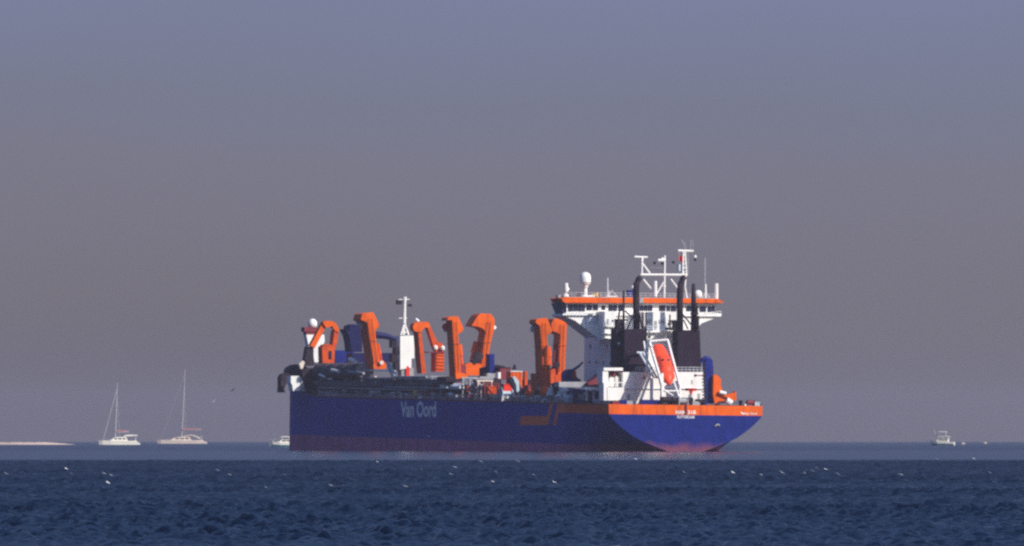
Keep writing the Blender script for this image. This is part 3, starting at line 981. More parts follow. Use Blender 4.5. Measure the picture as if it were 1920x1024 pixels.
for (x0, y0, x1, y1, mat) in ((1105, 553, 1115.5, 558.5, 'white'), (1083, 550, 1090, 556, 'dark'), (1119, 548.5, 1121.5, 557, 'yellow'), (1046, 553, 1052, 558, 'grey'), (1067, 553.5, 1071, 557, 'dark'), (1178, 544, 1187, 556, 'navy'), (1110, 551, 1119, 552.2, 'yellow'), (1313, 550, 1321, 556, 'dark'), (1137, 555, 1158, 558, 'white')):
    bm = B(); pbox(bm, x0, y0, x1, y1, XBR + 2, 1.2); mesh_obj('roof_box', bm, mat, roof)
bm = B(); lathe(bm, P(1309, 552, X=XBR + 2), [(.3, -.9), (.75, -.5), (.85, 0), (.6, .6), (.1, .85)], 12); mesh_obj('radome', bm, 'white', roof, True)

# main mast over the bridge
XMM = 29.5
bm = B()
def mtube(a, c, r):
    tube(bm, [P(*a, X=XMM), P(*c, X=XMM)], r, 6)
mtube((1201, 515), (1289, 515.5), .24)
mtube((1203.5, 488), (1203.5, 515), .2)
mtube((1204.5, 494), (1218.5, 513), .2)
mtube((1246.3, 479), (1245.5, 558), .22)
mtube((1230, 553), (1206, 524), .2)
mtube((1230, 553), (1245.5, 527), .15)
mtube((1230, 553), (1228.6, 557), .3)
mtube((1257.5, 523), (1270, 540), .17)
mtube((1286, 515), (1284, 540), .2)
mtube((1284, 537), (1288, 559), .2)
mtube((1240, 484), (1247, 489), .25)
mtube((1233.5, 488), (1247, 488.6), .3)
mtube((1280, 515), (1281, 471), .2)
mtube((1287, 515), (1284.5, 471), .2)
for k in range(5):
    mtube((1280, 513 - k * 8), (1286, 508 - k * 8), .1)
mtube((1271, 470), (1300, 471), .24)
mast = mesh_obj('main_mast', bm, 'white', ship)
for (pts, r, mat, nm) in (([(1189.5, 481.5), (1214, 482.5)], .2, 'white', 'radar_scanner'), ([(1203.5, 491), (1203.7, 483)], .3, 'white', 'radar_mount'), ([(1278, 449.5), (1284.5, 466), (1285, 470)], .1, 'grey', 'antenna'), ([(1283.5, 454), (1287, 470)], .08, 'grey', 'antenna'), ([(1295.5, 450), (1293, 470)], .12, 'grey', 'antenna'), ([(1299.5, 450), (1299.5, 470)], .06, 'grey', 'antenna'),
                          ([(1273, 470), (1272.5, 489)], .06, 'grey', 'halyard'), ([(1290, 472), (1291, 512)], .07, 'grey', 'halyard'), ([(1220, 502), (1242, 502.5)], .05, 'grey', 'halyard')):
    bm = B(); tube(bm, [P(*p, X=XMM) for p in pts], r, 6); mesh_obj(nm, bm, mat, mast)
bm = B(); pbox(bm, 1273, 496, 1288, 508, XMM + .2, 1.5); mesh_obj('mast_platform', bm, 'lettering', mast)
for (x, y, r, mat, nm) in ((1303.3, 481.5, .32, 'white', 'mast_lamp'), (1303.5, 487, .28, 'dark', 'mast_lamp'), (1227.5, 493, .3, 'dark', 'mast_lamp'), (1242, 494, .3, 'dark', 'mast_lamp'), (1262.5, 492, .3, 'dark', 'mast_lamp'), (1245.5, 537, .3, 'white', 'mast_lamp'), (1186.5, 539, .35, 'white', 'mast_lamp')):
    bm = B(); lathe(bm, P(x, y, X=XMM), [(r * .4, -r), (r, -r * .4), (r, r * .4), (r * .4, r)], 8); mesh_obj(nm, bm, mat, mast)

# deckhouse aft
XDH = 13.0
bm = B()
pbox(bm, 1190, 697.5, 1324, 757, XDH, 9)
dk = mesh_obj('deckhouse', bm, 'white', ship)
bm = B(); pbox(bm, 1168, 697.8, 1190, 757, XDH - .5, 9); mesh_obj('side_house', bm, 'white', dk)
for k in range(9):
    bm = B(); p = P(1191 + (k % 2) * .2, 701 + k * 6, X=XDH - .55); tube(bm, [p, P(1196, 701 + k * 6, X=XDH - .55)], .12, 5); mesh_obj('rung', bm, 'white', dk)
for k in range(9):
    bm = B(); p = P(1319, 703 + k * 6, X=XDH - .25); tube(bm, [p, P(1323.5, 703 + k * 6, X=XDH - .25)], .12, 5); mesh_obj('rung', bm, 'gelcoat_warm', dk)
bm = B(); pbox(bm, 1166, 728, 1190, 729, XDH - .8, .3); pbox(bm, 1190, 728.4, 1324, 729.4, XDH - .3, .3); mesh_obj('ledge', bm, 'lettering', dk)
bm = B(); pbox(bm, 1297, 713, 1299, 720, XDH - .08, .1); mesh_obj('vent_panel', bm, 'grey', dk)
# open shelter on the port quarter
XSH = 12.0
bm = B()
pbox(bm, 1130, 691, 1140.5, 718, XSH, 3.5)
shl = mesh_obj('open_shelter', bm, 'white', ship)
bm = B(); pbox(bm, 1132, 689.5, 1168, 695, XSH - .2, 4); mesh_obj('shelter_roof', bm, 'white', shl)
bm = B(); pbox(bm, 1139, 726.5, 1170, 751, XSH - .3, 4); pprism(bm, [(1132, 718), (1139, 716), (1145, 722), (1139, 727), (1139, 751), (1132, 751)], XSH - .2, 3); mesh_obj('shelter_wall', bm, 'white', shl)
bm = B(); pbox(bm, 1139, 695, 1170, 727, XSH + 3.5, .4); mesh_obj('back_wall', bm, 'maroon', shl)
for x in (1145, 1156.5):
    bm = B(); q = P(x, 726, X=XSH + 2); lathe(bm, q, [(.5, 0), (.6, .2), (.6, 1.9), (.3, 2.2)], 12); mesh_obj('tank', bm, 'white', shl, True)
bm = B(); pbox(bm, 1140, 716.5, 1168, 718.2, XSH - .1, .2); mesh_obj('shelter_rail', bm, 'white', shl)

# funnels with uptakes
XFU = 15.5
def funnel(pts, X, depth):
    bm = B(); pprism(bm, pts, X, depth)
    return mesh_obj('funnel', bm, 'funnel', ship)


f1 = funnel([(1171, 617), (1213, 617), (1212.5, 697.5), (1171, 697.5)], XFU, 5.6)
f2 = funnel([(1272, 619), (1312, 619), (1315, 698.5), (1271, 698.5)], XFU + 1.5, 3.5)
for (fn, pts, r) in ((f1, [(1193.5, 618), (1192.8, 575), (1192.5, 545), (1193.5, 532), (1197, 524), (1201, 519.5)], [.66, .66, .64, .62, .6, .55]), (f2, [(1275, 620), (1274.5, 575), (1275, 545), (1276.5, 532), (1280, 523), (1284, 518.5)], [.66, .66, .64, .62, .6, .55]),
                     (f2, [(1301.5, 620), (1300.5, 560), (1300, 532)], [.72, .5, .3]), (f1, [(1169.3, 618), (1169.3, 545)], [.24, .2])):
    bm = B(); tube(bm, [P(*p, X=XFU + 2) for p in pts], r, 12); mesh_obj('exhaust_pipe', bm, 'dark', fn, True)
for fn, br in ((f1, [((1156, 617), (1162, 583)), ((1172, 583), (1190, 600)), ((1160, 617), (1160, 586)), ((1176, 617), (1190, 586)), ((1204, 617), (1199, 586)), ((1210, 617), (1198, 598)), ((1211, 586), (1211, 617)), ((1163, 600), (1176, 600)), ((1205, 586), (1205, 617))]),
               (f2, [((1262, 600), (1262, 618)), ((1256, 590), (1256, 618)), ((1279, 588), (1298, 612)), ((1306, 590), (1310, 618)), ((1290, 617), (1282, 600)), ((1305, 568), (1308, 590)), ((1258, 602), (1272, 602)), ((1294, 588), (1310, 588))])):
    for a, c in br:
        bm = B(); tube(bm, [P(*a, X=XFU + 1), P(*c, X=XFU + 1)], .16, 5); mesh_obj('brace', bm, 'dark', fn)
for fn, x0, x1, y0, y1 in ((f1, 1158, 1168, 598, 616), (f2, 1253, 1270, 614, 619), (f2, 1303, 1311, 592, 618), (f2, 1266, 1272, 600, 616)):
    bm = B(); pbox(bm, x0, y0, x1, y1, XFU + 2, 2); mesh_obj('silencer', bm, 'dark', fn)
bm = B(); pbox(bm, 1158, 641, 1163, 646, XFU + 2, .5); mesh_obj('lamp', bm, 'pale_blue', f1)
bm = B(); pbox(bm, 1154.8, 616, 1171, 697.5, XFU + 2.2, 3.2); mesh_obj('side_casing', bm, 'funnel', f1)

# rails, doors and vents of the white houses
def prail(parent, pts, X, h_px, step_px=7, r=.05, mat='white'):
    bm = B()
    for (a, c) in zip(pts[:-1], pts[1:]):
        k = max(1, int(abs(c[0] - a[0]) / step_px))
        for i in range(k + 1):
            u = i / k
            x, y = a[0] + (c[0] - a[0]) * u, a[1] + (c[1] - a[1]) * u
            tube(bm, [P(x, y, X=X), P(x, y - h_px, X=X)], r, 4, False)
        for f in (1.0, .5):
            tube(bm, [P(a[0], a[1] - h_px * f, X=X), P(c[0], c[1] - h_px * f, X=X)], r, 4, False)
    return mesh_obj('rail', bm, mat, parent)


prail(dk, [(1192, 697.5), (1322, 698)], XDH + .2, 9, 7, .05, 'lettering')
prail(wing, [(1062, 593.5), (1130, 593.5)], XBR - .35, 8.5, 6)
prail(wing, [(1316, 596), (1352, 592)], XBR - .35, 8.5, 6)
prail(mid, [(1208, 621), (1272, 621)], 20.4, 9, 7, .05, 'lettering')
prail(roof, [(1062, 557), (1340, 560)], XBR + .2, 8.5, 9, .035, 'lettering')
prail(stair, [(1130, 611.5), (1155, 611.5)], 23.3, 8, 5, .05, 'lettering')
for (x0, y0, x1, y1, X, mat, par) in ((1176, 738, 1181, 754, XDH - .56, 'grey', dk), (1200, 738, 1205, 754, XDH - .06, 'lettering', dk), (1308, 738, 1313, 754, XDH - .06, 'grey', dk), (1227, 602, 1232, 618, 22.94, 'grey', mid), (1215, 630, 1220, 634, 20.94, 'dark', mid), (1138, 598, 1142, 609, 23.74, 'grey', stair), (1147, 600, 1151, 604, 23.74, 'glass', stair), (1252, 606, 1258, 610, 22.94, 'dark', mid), (1206, 706, 1210, 710, XDH - .06, 'glass', dk), (1302, 702, 1306, 706, XDH - .06, 'glass', dk)):
    bm = B()
    pbox(bm, x0, y0, x1, y1, X, .05)
    mesh_obj('door' if y1 - y0 > 9 else 'vent_panel', bm, mat, par)

# freefall lifeboat ramp and lifeboat
XLT, XLB = 12.0, 4.5          # top and bottom of the ramp
bm = B()
def rt(a, Xa, c, Xc, r):
    tube(bm, [P(*a, X=Xa), P(*c, X=Xc)], r, 6)
rt((1217.5, 641), XLT, (1236, 703), XLB, .32)
rt((1251.5, 637.5), XLT, (1275, 724), XLB, .30)
rt((1217, 640), XLT, (1252, 637), XLT, .22)
rt((1217.5, 641), XLT, (1214, 650), XLT, .3)
ramp_o = mesh_obj('lifeboat_ramp', bm, 'white', ship)
for (a, Xa, c, Xc, r) in (((1241, 700), 4.5, (1241, 756), 4.0, .35), ((1236, 703), 4.5, (1241, 722), 4.3, .4), ((1275, 722), 4.5, (1275, 756), 4.2, .3), ((1222, 709), 6.5, (1222, 756), 6.5, .38), ((1258, 700), 5.5, (1273, 744), 4.0, .2),
                          ((1215, 648), XLT, (1212, 700), 10, .22), ((1207, 640), 12.5, (1216, 700), 10, .2), ((1240, 728), 4.2, (1262, 742), 4.2, .15), ((1243, 733), 4.4, (1275, 733), 4.4, .18)):
    bm = B(); rt(a, Xa, c, Xc, r); mesh_obj('ramp_leg', bm, 'white', ramp_o)
bm = B()
rt((1194, 661), 11.5, (1206, 661), 11.5, .2)
rt((1200, 663), 11.5, (1226, 708), 7, .22)
rt((1206, 661), 11.5, (1232, 709), 7, .2)
for k in range(6):
    u = k / 5.0
    rt((1201 + u * 26, 666 + u * 42), 11.5 - 4.5 * u, (1207 + u * 25, 664 + u * 45), 11.5 - 4.5 * u, .12)
mesh_obj('boarding_ladder', bm, 'lettering', ramp_o)
bm = B()
for k in range(7):
    u = k / 6.0
    rt((1217.5 + u * 18, 641 + u * 62), XLT - 7 * u - .3, (1218.5 + u * 18, 641 + u * 62), XLT - 7 * u - .3, .3)
mesh_obj('roller', bm, 'grey', ramp_o)
# the boat itself: canopy over a hull along the ramp
pt, pbm = P(1233, 652, X=XLT - .5), P(1255.5, 722, X=XLB - .5)
lb_mat = SHIP @ Matrix.Translation(pbm)
axis = (pt - pbm)
Llen = axis.length
ez = axis.normalized()                       # from the lower end to the upper end
ey = Vector((0, 1, 0)); ey = (ey - ez * ey.dot(ez)).normalized()
ex = ey.cross(ez)                            # out of the ramp, away from the ship's keel
if ex.z < 0 and ex.x > 0:
    ex = -ex
if ex.x > 0:
    ex = -ex
lb = empty('lifeboat', lb_mat)
tag(lb, 'orange enclosed lifeboat tilted nose down on white launching ramp between black funnels', 'lifeboat')


def lb_section(u):
    w = math.sin(min(1.0, u / .30) * math.pi / 2) ** 0.8 if u < .30 else (1.0 if u < .78 else 1.0 - (u - .78) / .22 * .22)
    return max(.04, w) * 1.6


bm = B()
NS, NR = 18, 20
rings = []
for i in range(NS + 1):
    u = i / NS
    w = lb_section(u)
    c = ez * (u * Llen)
    hgt = 1.35 * (w / 1.6) * (1.0 + (0.35 if .30 < u < .62 else 0.0))
    ring = []
    for k in range(NR):
        t = 2 * math.pi * k / NR
        sx, sy = math.cos(t), math.sin(t)
        ring.append(bm.verts.new(c + ex * (hgt * sx if sx > 0 else 1.0 * w / 1.6 * sx) + ey * (w * (abs(sy) ** .75) * (1 if sy > 0 else -1))))
    rings.append(ring)
for i in range(NS):
    for k in range(NR):
        f = bm.faces.new([rings[i][k], rings[i][(k + 1) % NR], rings[i + 1][(k + 1) % NR], rings[i + 1][k]])
        f.smooth = True
bm.faces.new(rings[0][::-1]); bm.faces.new(rings[-1])
mesh_obj('shell', bm, 'lifeboat', lb)
bm = B()
for k in (-1, 1):
    c = ez * (Llen * .50) + ey * (.55 * k) + ex * 1.55
    tube(bm, [c, c + ex * .25], .30, 8)
mesh_obj('hatch', bm, 'dark', lb)
bm = B()
for k in (-1, 1):
    tube(bm, [ez * (Llen * u) + ey * (k * (lb_section(u) + .05)) for u in (.12, .25, .5, .75, .96)], .12, 5)
mesh_obj('fender_rail', bm, 'maroon', lb)
bm = B()
tube(bm, [ez * (Llen * .02) - ex * .3, ez * (Llen * .18) - ex * .95, ez * (Llen * .9) - ex * 1.0], .2, 6)
mesh_obj('keel', bm, 'maroon', lb)

# ------------------------------------------------------------------ quarter-deck gear
XQ = 6.0
bm = B()
pprism(bm, [(1322.5, 678), (1326, 673), (1332, 671.5), (1336, 675), (1337.5, 690), (1338.5, 757), (1326, 757)], XQ, 1.8)
np_ = mesh_obj('crane_post', bm, 'navy', ship)
bm = B(); tube(bm, [P(1316, 680, X=XQ + .6), P(1317.5, 674, X=XQ + .6), P(1323, 671.5, X=XQ + .6), P(1330, 673, X=XQ + .6)], .45, 8); mesh_obj('crane_arm', bm, 'navy', np_)
bm = B(); pbox(bm, 1311, 703, 1325, 705, XQ + .3, 2); mesh_obj('platform', bm, 'maroon', np_)
bm = B()
pprism(bm, [(1338, 704), (1344, 702.5), (1349, 708), (1352, 712), (1351.5, 722), (1355, 733), (1362, 739), (1366, 742), (1368, 746), (1362, 748), (1360, 756), (1340, 756), (1337, 740)], XQ - 1, 2.0)
oc = mesh_obj('stern_crane', bm, 'orange', ship)
bm = B(); pprism(bm, [(1352, 742), (1362, 741), (1376, 737), (1380, 733.5), (1381, 750), (1376, 752), (1367, 746.5), (1358, 744)], XQ - 1.4, 1.6); mesh_obj('jib', bm, 'orange', oc)
bm = B(); tube(bm, [P(1349, 735, X=XQ - 1.5), P(1361, 738, X=XQ - 1.5)], .35, 8); mesh_obj('hydraulic_ram', bm, 'white', oc)
bm = B(); pbox(bm, 1348, 752.5, 1356, 755, XQ - 1.3, .3); mesh_obj('tread', bm, 'dark', oc)
bm = B(); tube(bm, [P(1362, 750, X=XQ - 1.5), P(1371, 756, X=XQ - 1.5)], .6, 8); mesh_obj('hook_block', bm, 'white', oc)

# rescue davit with its small red boat
bm = B()
tube(bm, [P(1295.5, 757, X=8), P(1295.5, 735, X=8)], .25, 6)
tube(bm, [P(1291, 757, X=8), P(1293, 740, X=8)], .2, 6)
mesh_obj('davit', bm, 'grey', ship)


def thing_on_ship(name, base, label, cat, group=None):
    e = empty(name, SHIP @ Matrix.Translation(base))
    tag(e, label, cat, group)
    return e


base = P(1295.5, 734, X=8)
rb = thing_on_ship('rescue_boat', base, 'small red open rescue boat on a post beside the big lifeboat', 'boat')
bm = B()
for sx in (0,):
    secs = []
    for i in range(9):
        u = -1 + 2 * i / 8
        w = .75 * (1 - abs(u) ** 3 * .6)
        y = u * 1.15
        secs.append([bm.verts.new((w, y, .62)), bm.verts.new((w * .6, y * .92, .1)), bm.verts.new((-w * .6, y * .92, .1)), bm.verts.new((-w, y, .62))])
    for a, c in zip(secs[:-1], secs[1:]):
        for k in range(3):
            bm.faces.new([a[k], a[k + 1], c[k + 1], c[k]])
        bm.faces.new([a[3], a[0], c[0], c[3]])
    bm.faces.new(secs[0]); bm.faces.new(secs[-1])
mesh_obj('boat_hull', bm, 'red', rb)
bm = B(); box(bm, -.3, .3, -.25, .25, -.35, .12); mesh_obj('cradle', bm, 'red', rb)

# small deck gear along the rails: bollards, vents, lockers, winches (shared meshes)
def proto(name, build, mat):
    bm = B(); build(bm)
    o = mesh_obj(name, bm, mat)
    me = o.data
    bpy.data.objects.remove(o)
    return me


def b_bollard(bm):
    lathe(bm, (0, 0, 0), [(.3, 0), (.22, .15), (.22, .75), (.34, .85), (.34, 1.0)], 8); lathe(bm, (.9, 0, 0), [(.3, 0), (.22, .15), (.22, .75), (.34, .85), (.34, 1.0)], 8)
def b_vent(bm):
    lathe(bm, (0, 0, 0), [(.35, 0), (.3, .2), (.3, .9), (.55, 1.0), (.6, 1.2), (.3, 1.4)], 8)
def b_locker(bm):
    box(bm, -.9, .9, -.4, .4, 0, .95); box(bm, -.95, .95, -.45, .45, .95, 1.05)
def b_winch(bm):
    tube(bm, [(-.8, 0, .8), (.8, 0, .8)], .55, 10); box(bm, -1.0, -.8, -.6, .6, 0, 1.3); box(bm, .8, 1.0, -.6, .6, 0, 1.3)
def b_hatch(bm):
    box(bm, -.8, .8, -.7, .7, 0, .5); lathe(bm, (0, 0, .5), [(.7, 0), (.6, .15), (.15, .25)], 8)


KINDS = [('bollard', b_bollard), ('ventilator', b_vent), ('locker', b_locker), ('winch', b_winch), ('hatch', b_hatch)]
PROT = {}
for nm, bf in KINDS:
    for mat in ('grey', 'white', 'maroon', 'dark', 'pale_blue', 'navy', 'gelcoat_warm'):
        PROT[nm, mat] = proto(nm, bf, mat)


def gear(nm, mat, X, Y, s=1.0, rz=0.0, sz=None):
    o = link(nm, PROT[nm, mat], ship)
    o.location = (X, Y, deck_z(X))
    o.rotation_euler = (0, 0, rz)
    o.scale = (s, s, sz or s)
    return o


rg = random.Random(4)
for i in range(62):
    X = 33 + i * 2.65 + rg.uniform(-.8, .8)
    nm = rg.choice(['bollard', 'ventilator', 'locker', 'winch', 'hatch', 'ventilator'])
    mat = rg.choice(['grey', 'grey', 'dark', 'maroon', 'lettering', 'white', 'gelcoat_warm', 'pale_blue'])
    if mat == 'lettering':
        mat = 'grey'
    gear(nm, mat, X, 14.7 + rg.uniform(-.6, .5), rg.uniform(.8, 1.15), rg.choice([0, math.pi / 2]))
# denser machinery on the port side abreast of the accommodation
for i in range(46):
    X = 30 + rg.uniform(0, 22)
    nm = rg.choice(['locker', 'winch', 'hatch', 'ventilator', 'winch'])
    mat = rg.choice(['grey', 'dark', 'grey', 'pale_blue', 'navy', 'white', 'white', 'grey'])
    gear(nm, mat, X, rg.uniform(9.0, 13.8), rg.uniform(1.0, 1.7), rg.choice([0, math.pi / 2]), rg.uniform(1.0, 2.3))
for (px, nm, mat, X, s) in ((1208, 'locker', 'navy', 2.5, .9), (1220, 'locker', 'navy', 2.5, .9), (1233, 'locker', 'navy', 2.5, .9), (1250, 'winch', 'dark', 2.5, 1.2), (1262, 'winch', 'dark', 3, 1.0), (1280, 'winch', 'grey', 2.5, 1.0), (1288, 'winch', 'dark', 3.0, 1.1), (1303, 'hatch', 'grey', 2.5, 1.1), (1312, 'winch', 'dark', 2.5, .9), (1318, 'locker', 'navy', 3.0, .7),
                            (1168, 'locker', 'navy', 2.5, .8), (1180, 'locker', 'grey', 2.5, .7), (1153, 'hatch', 'maroon', 2.5, 1.0), (1390, 'bollard', 'dark', 1.2, 1.0), (1407, 'winch', 'maroon', 1.3, .8), (1418, 'locker', 'pale_blue', 1.3, .75), (1427, 'bollard', 'dark', 1.2, .6), (1398, 'hatch', 'white', 1.4, .5), (1345, 'hatch', 'dark', 1.2, .6), (1268, 'bollard', 'dark', 1.2, .9), (1241, 'bollard', 'dark', 1.0, .8)):
    gear(nm, mat, X, P(px, 757, X=X).y, s, math.pi / 2 if nm in ('locker', 'winch') else 0)
# grey gangway and pipes forward of the shelter
bm = B(); pbox(bm, 1096, 726, 1134, 730.5, 15.5, 2); gw = mesh_obj('gangway', bm, 'white', ship)
for x in (1100, 1113, 1128):
    bm = B(); tube(bm, [P(x, 730, X=16), P(x, 752, X=16)], .28, 6); mesh_obj('gangway_post', bm, 'grey', gw)
bm = B(); pprism(bm, [(1103, 718), (1117, 709), (1126, 701), (1128, 720), (1104, 722)], 20, 3); mesh_obj('winch_cover', bm, 'maroon', ship)
bm = B(); pprism(bm, [(1061, 700), (1066, 694), (1074, 692), (1083, 709), (1090, 712), (1088, 717), (1061, 716)], 36, 3); sc = mesh_obj('provision_crane', bm, 'navy', ship)
bm = B(); tube(bm, [P(1072, 696, X=36), P(1086, 686, X=36), P(1093, 679, X=36)], [.35, .25, .18], 6); mesh_obj('boom', bm, 'navy', sc)
bm = B(); pbox(bm, 1074, 696, 1080.5, 709, 35.8, .4); mesh_obj('cab', bm, 'orange_old', sc)
bm = B(); pbox(bm, 1048, 716, 1133, 726, 22, 3); mesh_obj('pipe_rack', bm, 'grey', ship)
for (x0, y0, x1, y1, mat) in ((1039, 719, 1047, 748, 'dark'), (1050, 719, 1056, 728, 'gelcoat_warm'), (1059, 724, 1066, 729, 'white'), (1062, 738, 1068, 746, 'white'), (1070, 732, 1076, 750, 'grey'), (1080, 734, 1094, 750, 'dark'), (1104, 733, 1125, 748, 'dark'), (1094, 736, 1098, 750, 'white')):
    bm = B(); pbox(bm, x0, y0, x1, y1, 44 if x0 < 1080 else 30, 1.5); mesh_obj('machinery_unit', bm, mat, ship)


# ------------------------------------------------------------------ loose things on the deck
def deck_box(name, x0, y0, x1, y1, Y, depth, mat, label, cat, lid=None, ribs=0, group=None):
    X = XY((x0 + x1) / 2, y1, Y)
    a, c = P(x0, y0, X=X), P(x1, y1, X=X)
    base = Vector((X, (a.y + c.y) / 2, c.z))
    e = thing_on_ship(name, base, label, cat, group)
    w, h = abs(a.y - c.y) / 2, a.z - c.z
    bm = B(); box(bm, 0, depth, -w, w, 0, h); mesh_obj('body', bm, mat, e)
    if ribs:
        for k in range(ribs):
            bm = B(); y = -w + (k + .5) * 2 * w / ribs; box(bm, -.08, 0, y - .06, y + .06, .1, h - .1); mesh_obj('rib', bm, mat, e)
    bm = B(); box(bm, -.1, depth + .1, -w - .1, w + .1, h, h + .16); mesh_obj('lid', bm, lid or mat, e)
    return e


deck_box('container', 915, 725, 932.5, 742, 12.5, 4.0, 'orange_old', 'plain orange container on the deck left of the pale round hose drum', 'container', None, 4)
deck_box('container', 876, 723, 891, 735, 12.5, 2.5, 'orange_old', 'low yellowish orange crate below the leaning starboard gantry arm', 'crate', 'white', 3)
deck_box('container', 958, 697, 979, 728, 6.0, 3.0, 'orange', 'tall orange container with a white top in front of the horizon', 'container', 'white', 3)
deck_box('tool_crate', 945, 721.5, 966, 734, 13.0, 2.0, 'red', 'bright red crate above the pale round hose drum', 'crate')
deck_box('pump_house', 938, 690, 957, 712, 2.0, 4.0, 'maroon', 'dark maroon box house left of the tall orange container', 'pump house', 'dark')
deck_box('tool_crate', 646, 729, 657, 743, 14.5, 2.5, 'maroon', 'dull maroon crate at the bow end of the port rail', 'crate')
deck_box('tool_crate', 812, 722, 825, 747, 14.0, 1.5, 'maroon', 'narrow reddish frame crate right of the yellow drum', 'crate', None, 2)

e = thing_on_ship('drum', P(779, 744.5, X=XY(779, 744, 15.0)), 'yellow drum standing at the port rail above the ship side lettering', 'drum')
bm = B(); lathe(bm, (0, 0, 0), [(.45, 0), (.5, .05), (.5, 1.25), (.45, 1.3)], 12); mesh_obj('shell', bm, 'yellow', e)
bm = B()
for z in (.45, .9):
    lathe(bm, (0, 0, z - .04), [(.5, 0), (.54, .02), (.54, .06), (.5, .08)], 12)
mesh_obj('hoop', bm, 'yellow', e)

q = P(846, 749, X=XY(846, 748, 15.3))
e = thing_on_ship('mooring_buoy', q, 'white cone shaped buoy stowed point down at the port rail', 'buoy')
bm = B(); lathe(bm, (0, 0, 0), [(.08, 0), (.35, .35), (.72, .95), (.78, 1.1), (.3, 1.25)], 12); mesh_obj('float', bm, 'white', e)
bm = B(); tube(bm, [(-.1, 0, 1.2), (0, 0, 1.45), (.1, 0, 1.2)], .05, 5); mesh_obj('ring', bm, 'grey', e)

X = XY(948, 750, 13.5)
q = P(948, 741, X=X)
e = thing_on_ship('hose_drum', SHIP.inverted() @ (SHIP @ q), 'pale blue grey round hose drum on the port side of the deck', 'hose drum')
bm = B(); tube(bm, [(0, -1, 0), (0, 1, 0)], 1.3, 18); mesh_obj('drum_core', bm, 'pale_blue', e)
for s in (-1, 1):
    bm = B(); tube(bm, [(0, s * 1.0, 0), (0, s * 1.15, 0)], 1.65, 20); mesh_obj('drum_flange', bm, 'pale_blue' if s < 0 else 'grey', e)
bm = B(); prism(bm, [(-.9, 0, -1.5), (0, 0, .2), (.9, 0, -1.5)], (0, .1, 0)); mesh_obj('stand', bm, 'grey', e)
# curved white chutes beside the drum
bm = B(); pprism(bm, [(961, 707), (966, 706), (974, 716), (978, 728), (976, 735), (969, 735), (968, 722)], 62, 1.2); mesh_obj('chute', bm, 'pale_blue', ship)
bm = B(); pprism(bm, [(953, 738), (963, 736), (975, 750), (968, 752)], 74, 1.2); mesh_obj('chute', bm, 'lettering', ship)
bm = B(); pprism(bm, [(955, 712), (962, 708), (968, 722), (968, 734), (960, 722)], 66, 1.5); mesh_obj('chute', bm, 'dark', ship)
bm = B(); pbox(bm, 984, 696, 989, 730, 61, 1); mesh_obj('post', bm, 'orange_old', ship)
bm = B(); lathe(bm, P(991, 738, X=60), [(.2, -.9), (.75, -.5), (.8, 0), (.6, .5), (.15, .8)], 10); mesh_obj('winch_drum', bm, 'orange', ship)
bm = B(); pbox(bm, 918, 664, 927, 702, 110, 2.5); mesh_obj('vent_post', bm, 'navy', ship)
bm = B(); pprism(bm, [(910, 690), (930, 684), (945, 686), (953, 692), (953, 706), (910, 706)], 112, 4); mesh_obj('winch_house', bm, 'dark', ship)
bm = B(); pprism(bm, [(962, 693), (966, 683), (969, 693)], 70, .8); mesh_obj('vent_cowl', bm, 'dark', ship)
for (x0, y0, x1, y1, mat, X) in ((913, 700, 934, 708, 'grey', 104), (934, 698, 939, 710, 'white', 100), (900, 706, 925, 712, 'grey', 100), (892, 712, 940, 724, 'dark', 98), (894, 726, 915, 744, 'maroon', 96), (868, 736, 900, 748, 'grey', 104), (985, 712, 1000, 725, 'dark', 66), (989, 722, 1014, 746, 'maroon', 60), (930, 743, 945, 752, 'grey', 80), (1008, 745, 1040, 752, 'grey', 50)):
    bm = B(); pbox(bm, x0, y0, x1, y1, X, 2); mesh_obj('machinery_unit', bm, mat, ship)

# flag on the mast
p = P(1272.5, 488, X=XMM)
fl = thing_on_ship('flag', p, 'small red flag flying near the top of the main mast', 'flag')
bm = B()
NX_, NZ_ = 8, 4
vv = [[bm.verts.new((0.25 * math.sin(i * 1.1), -i * 0.16, j * .26 - .07 * i)) for j in range(NZ_ + 1)] for i in range(NX_ + 1)]
vb = [[bm.verts.new((0.25 * math.sin(i * 1.1) + .03, -i * 0.16, j * .26 - .07 * i)) for j in range(NZ_ + 1)] for i in range(NX_ + 1)]
for i in range(NX_):
    for j in range(NZ_):
        bm.faces.new([vv[i][j], vv[i + 1][j], vv[i + 1][j + 1], vv[i][j + 1]])
        bm.faces.new([vb[i][j], vb[i][j + 1], vb[i + 1][j + 1], vb[i + 1][j]])
mesh_obj('cloth', bm, 'flag_red', fl)


# ------------------------------------------------------------------ boats behind
def at_sea(px, d, rz=0.0):
    x = (px - 960) / F * d
    return Matrix.Translation((x, d, sea_z(x, d))) @ Matrix.Rotation(rz, 4, 'Z')


def loft(bm, L, prof):
    """hull along +x: prof = list of (u, halfwidth, keel_z, sheer_z)"""
    secs = []
    for u, w, kz, sz in prof:
        x = u * L
        secs.append([bm.verts.new((x, w, sz)), bm.verts.new((x, w * .92, kz * .3)), bm.verts.new((x, w * .45, kz)), bm.verts.new((x, -w * .45, kz)), bm.verts.new((x, -w * .92, kz * .3)), bm.verts.new((x, -w, sz))])
    for a, c in zip(secs[:-1], secs[1:]):
        for k in range(5):
            bm.faces.new([a[k], a[k + 1], c[k + 1], c[k]])
        bm.faces.new([a[5], a[0], c[0], c[5]])
    bm.faces.new(secs[0]); bm.faces.new(secs[-1][::-1])


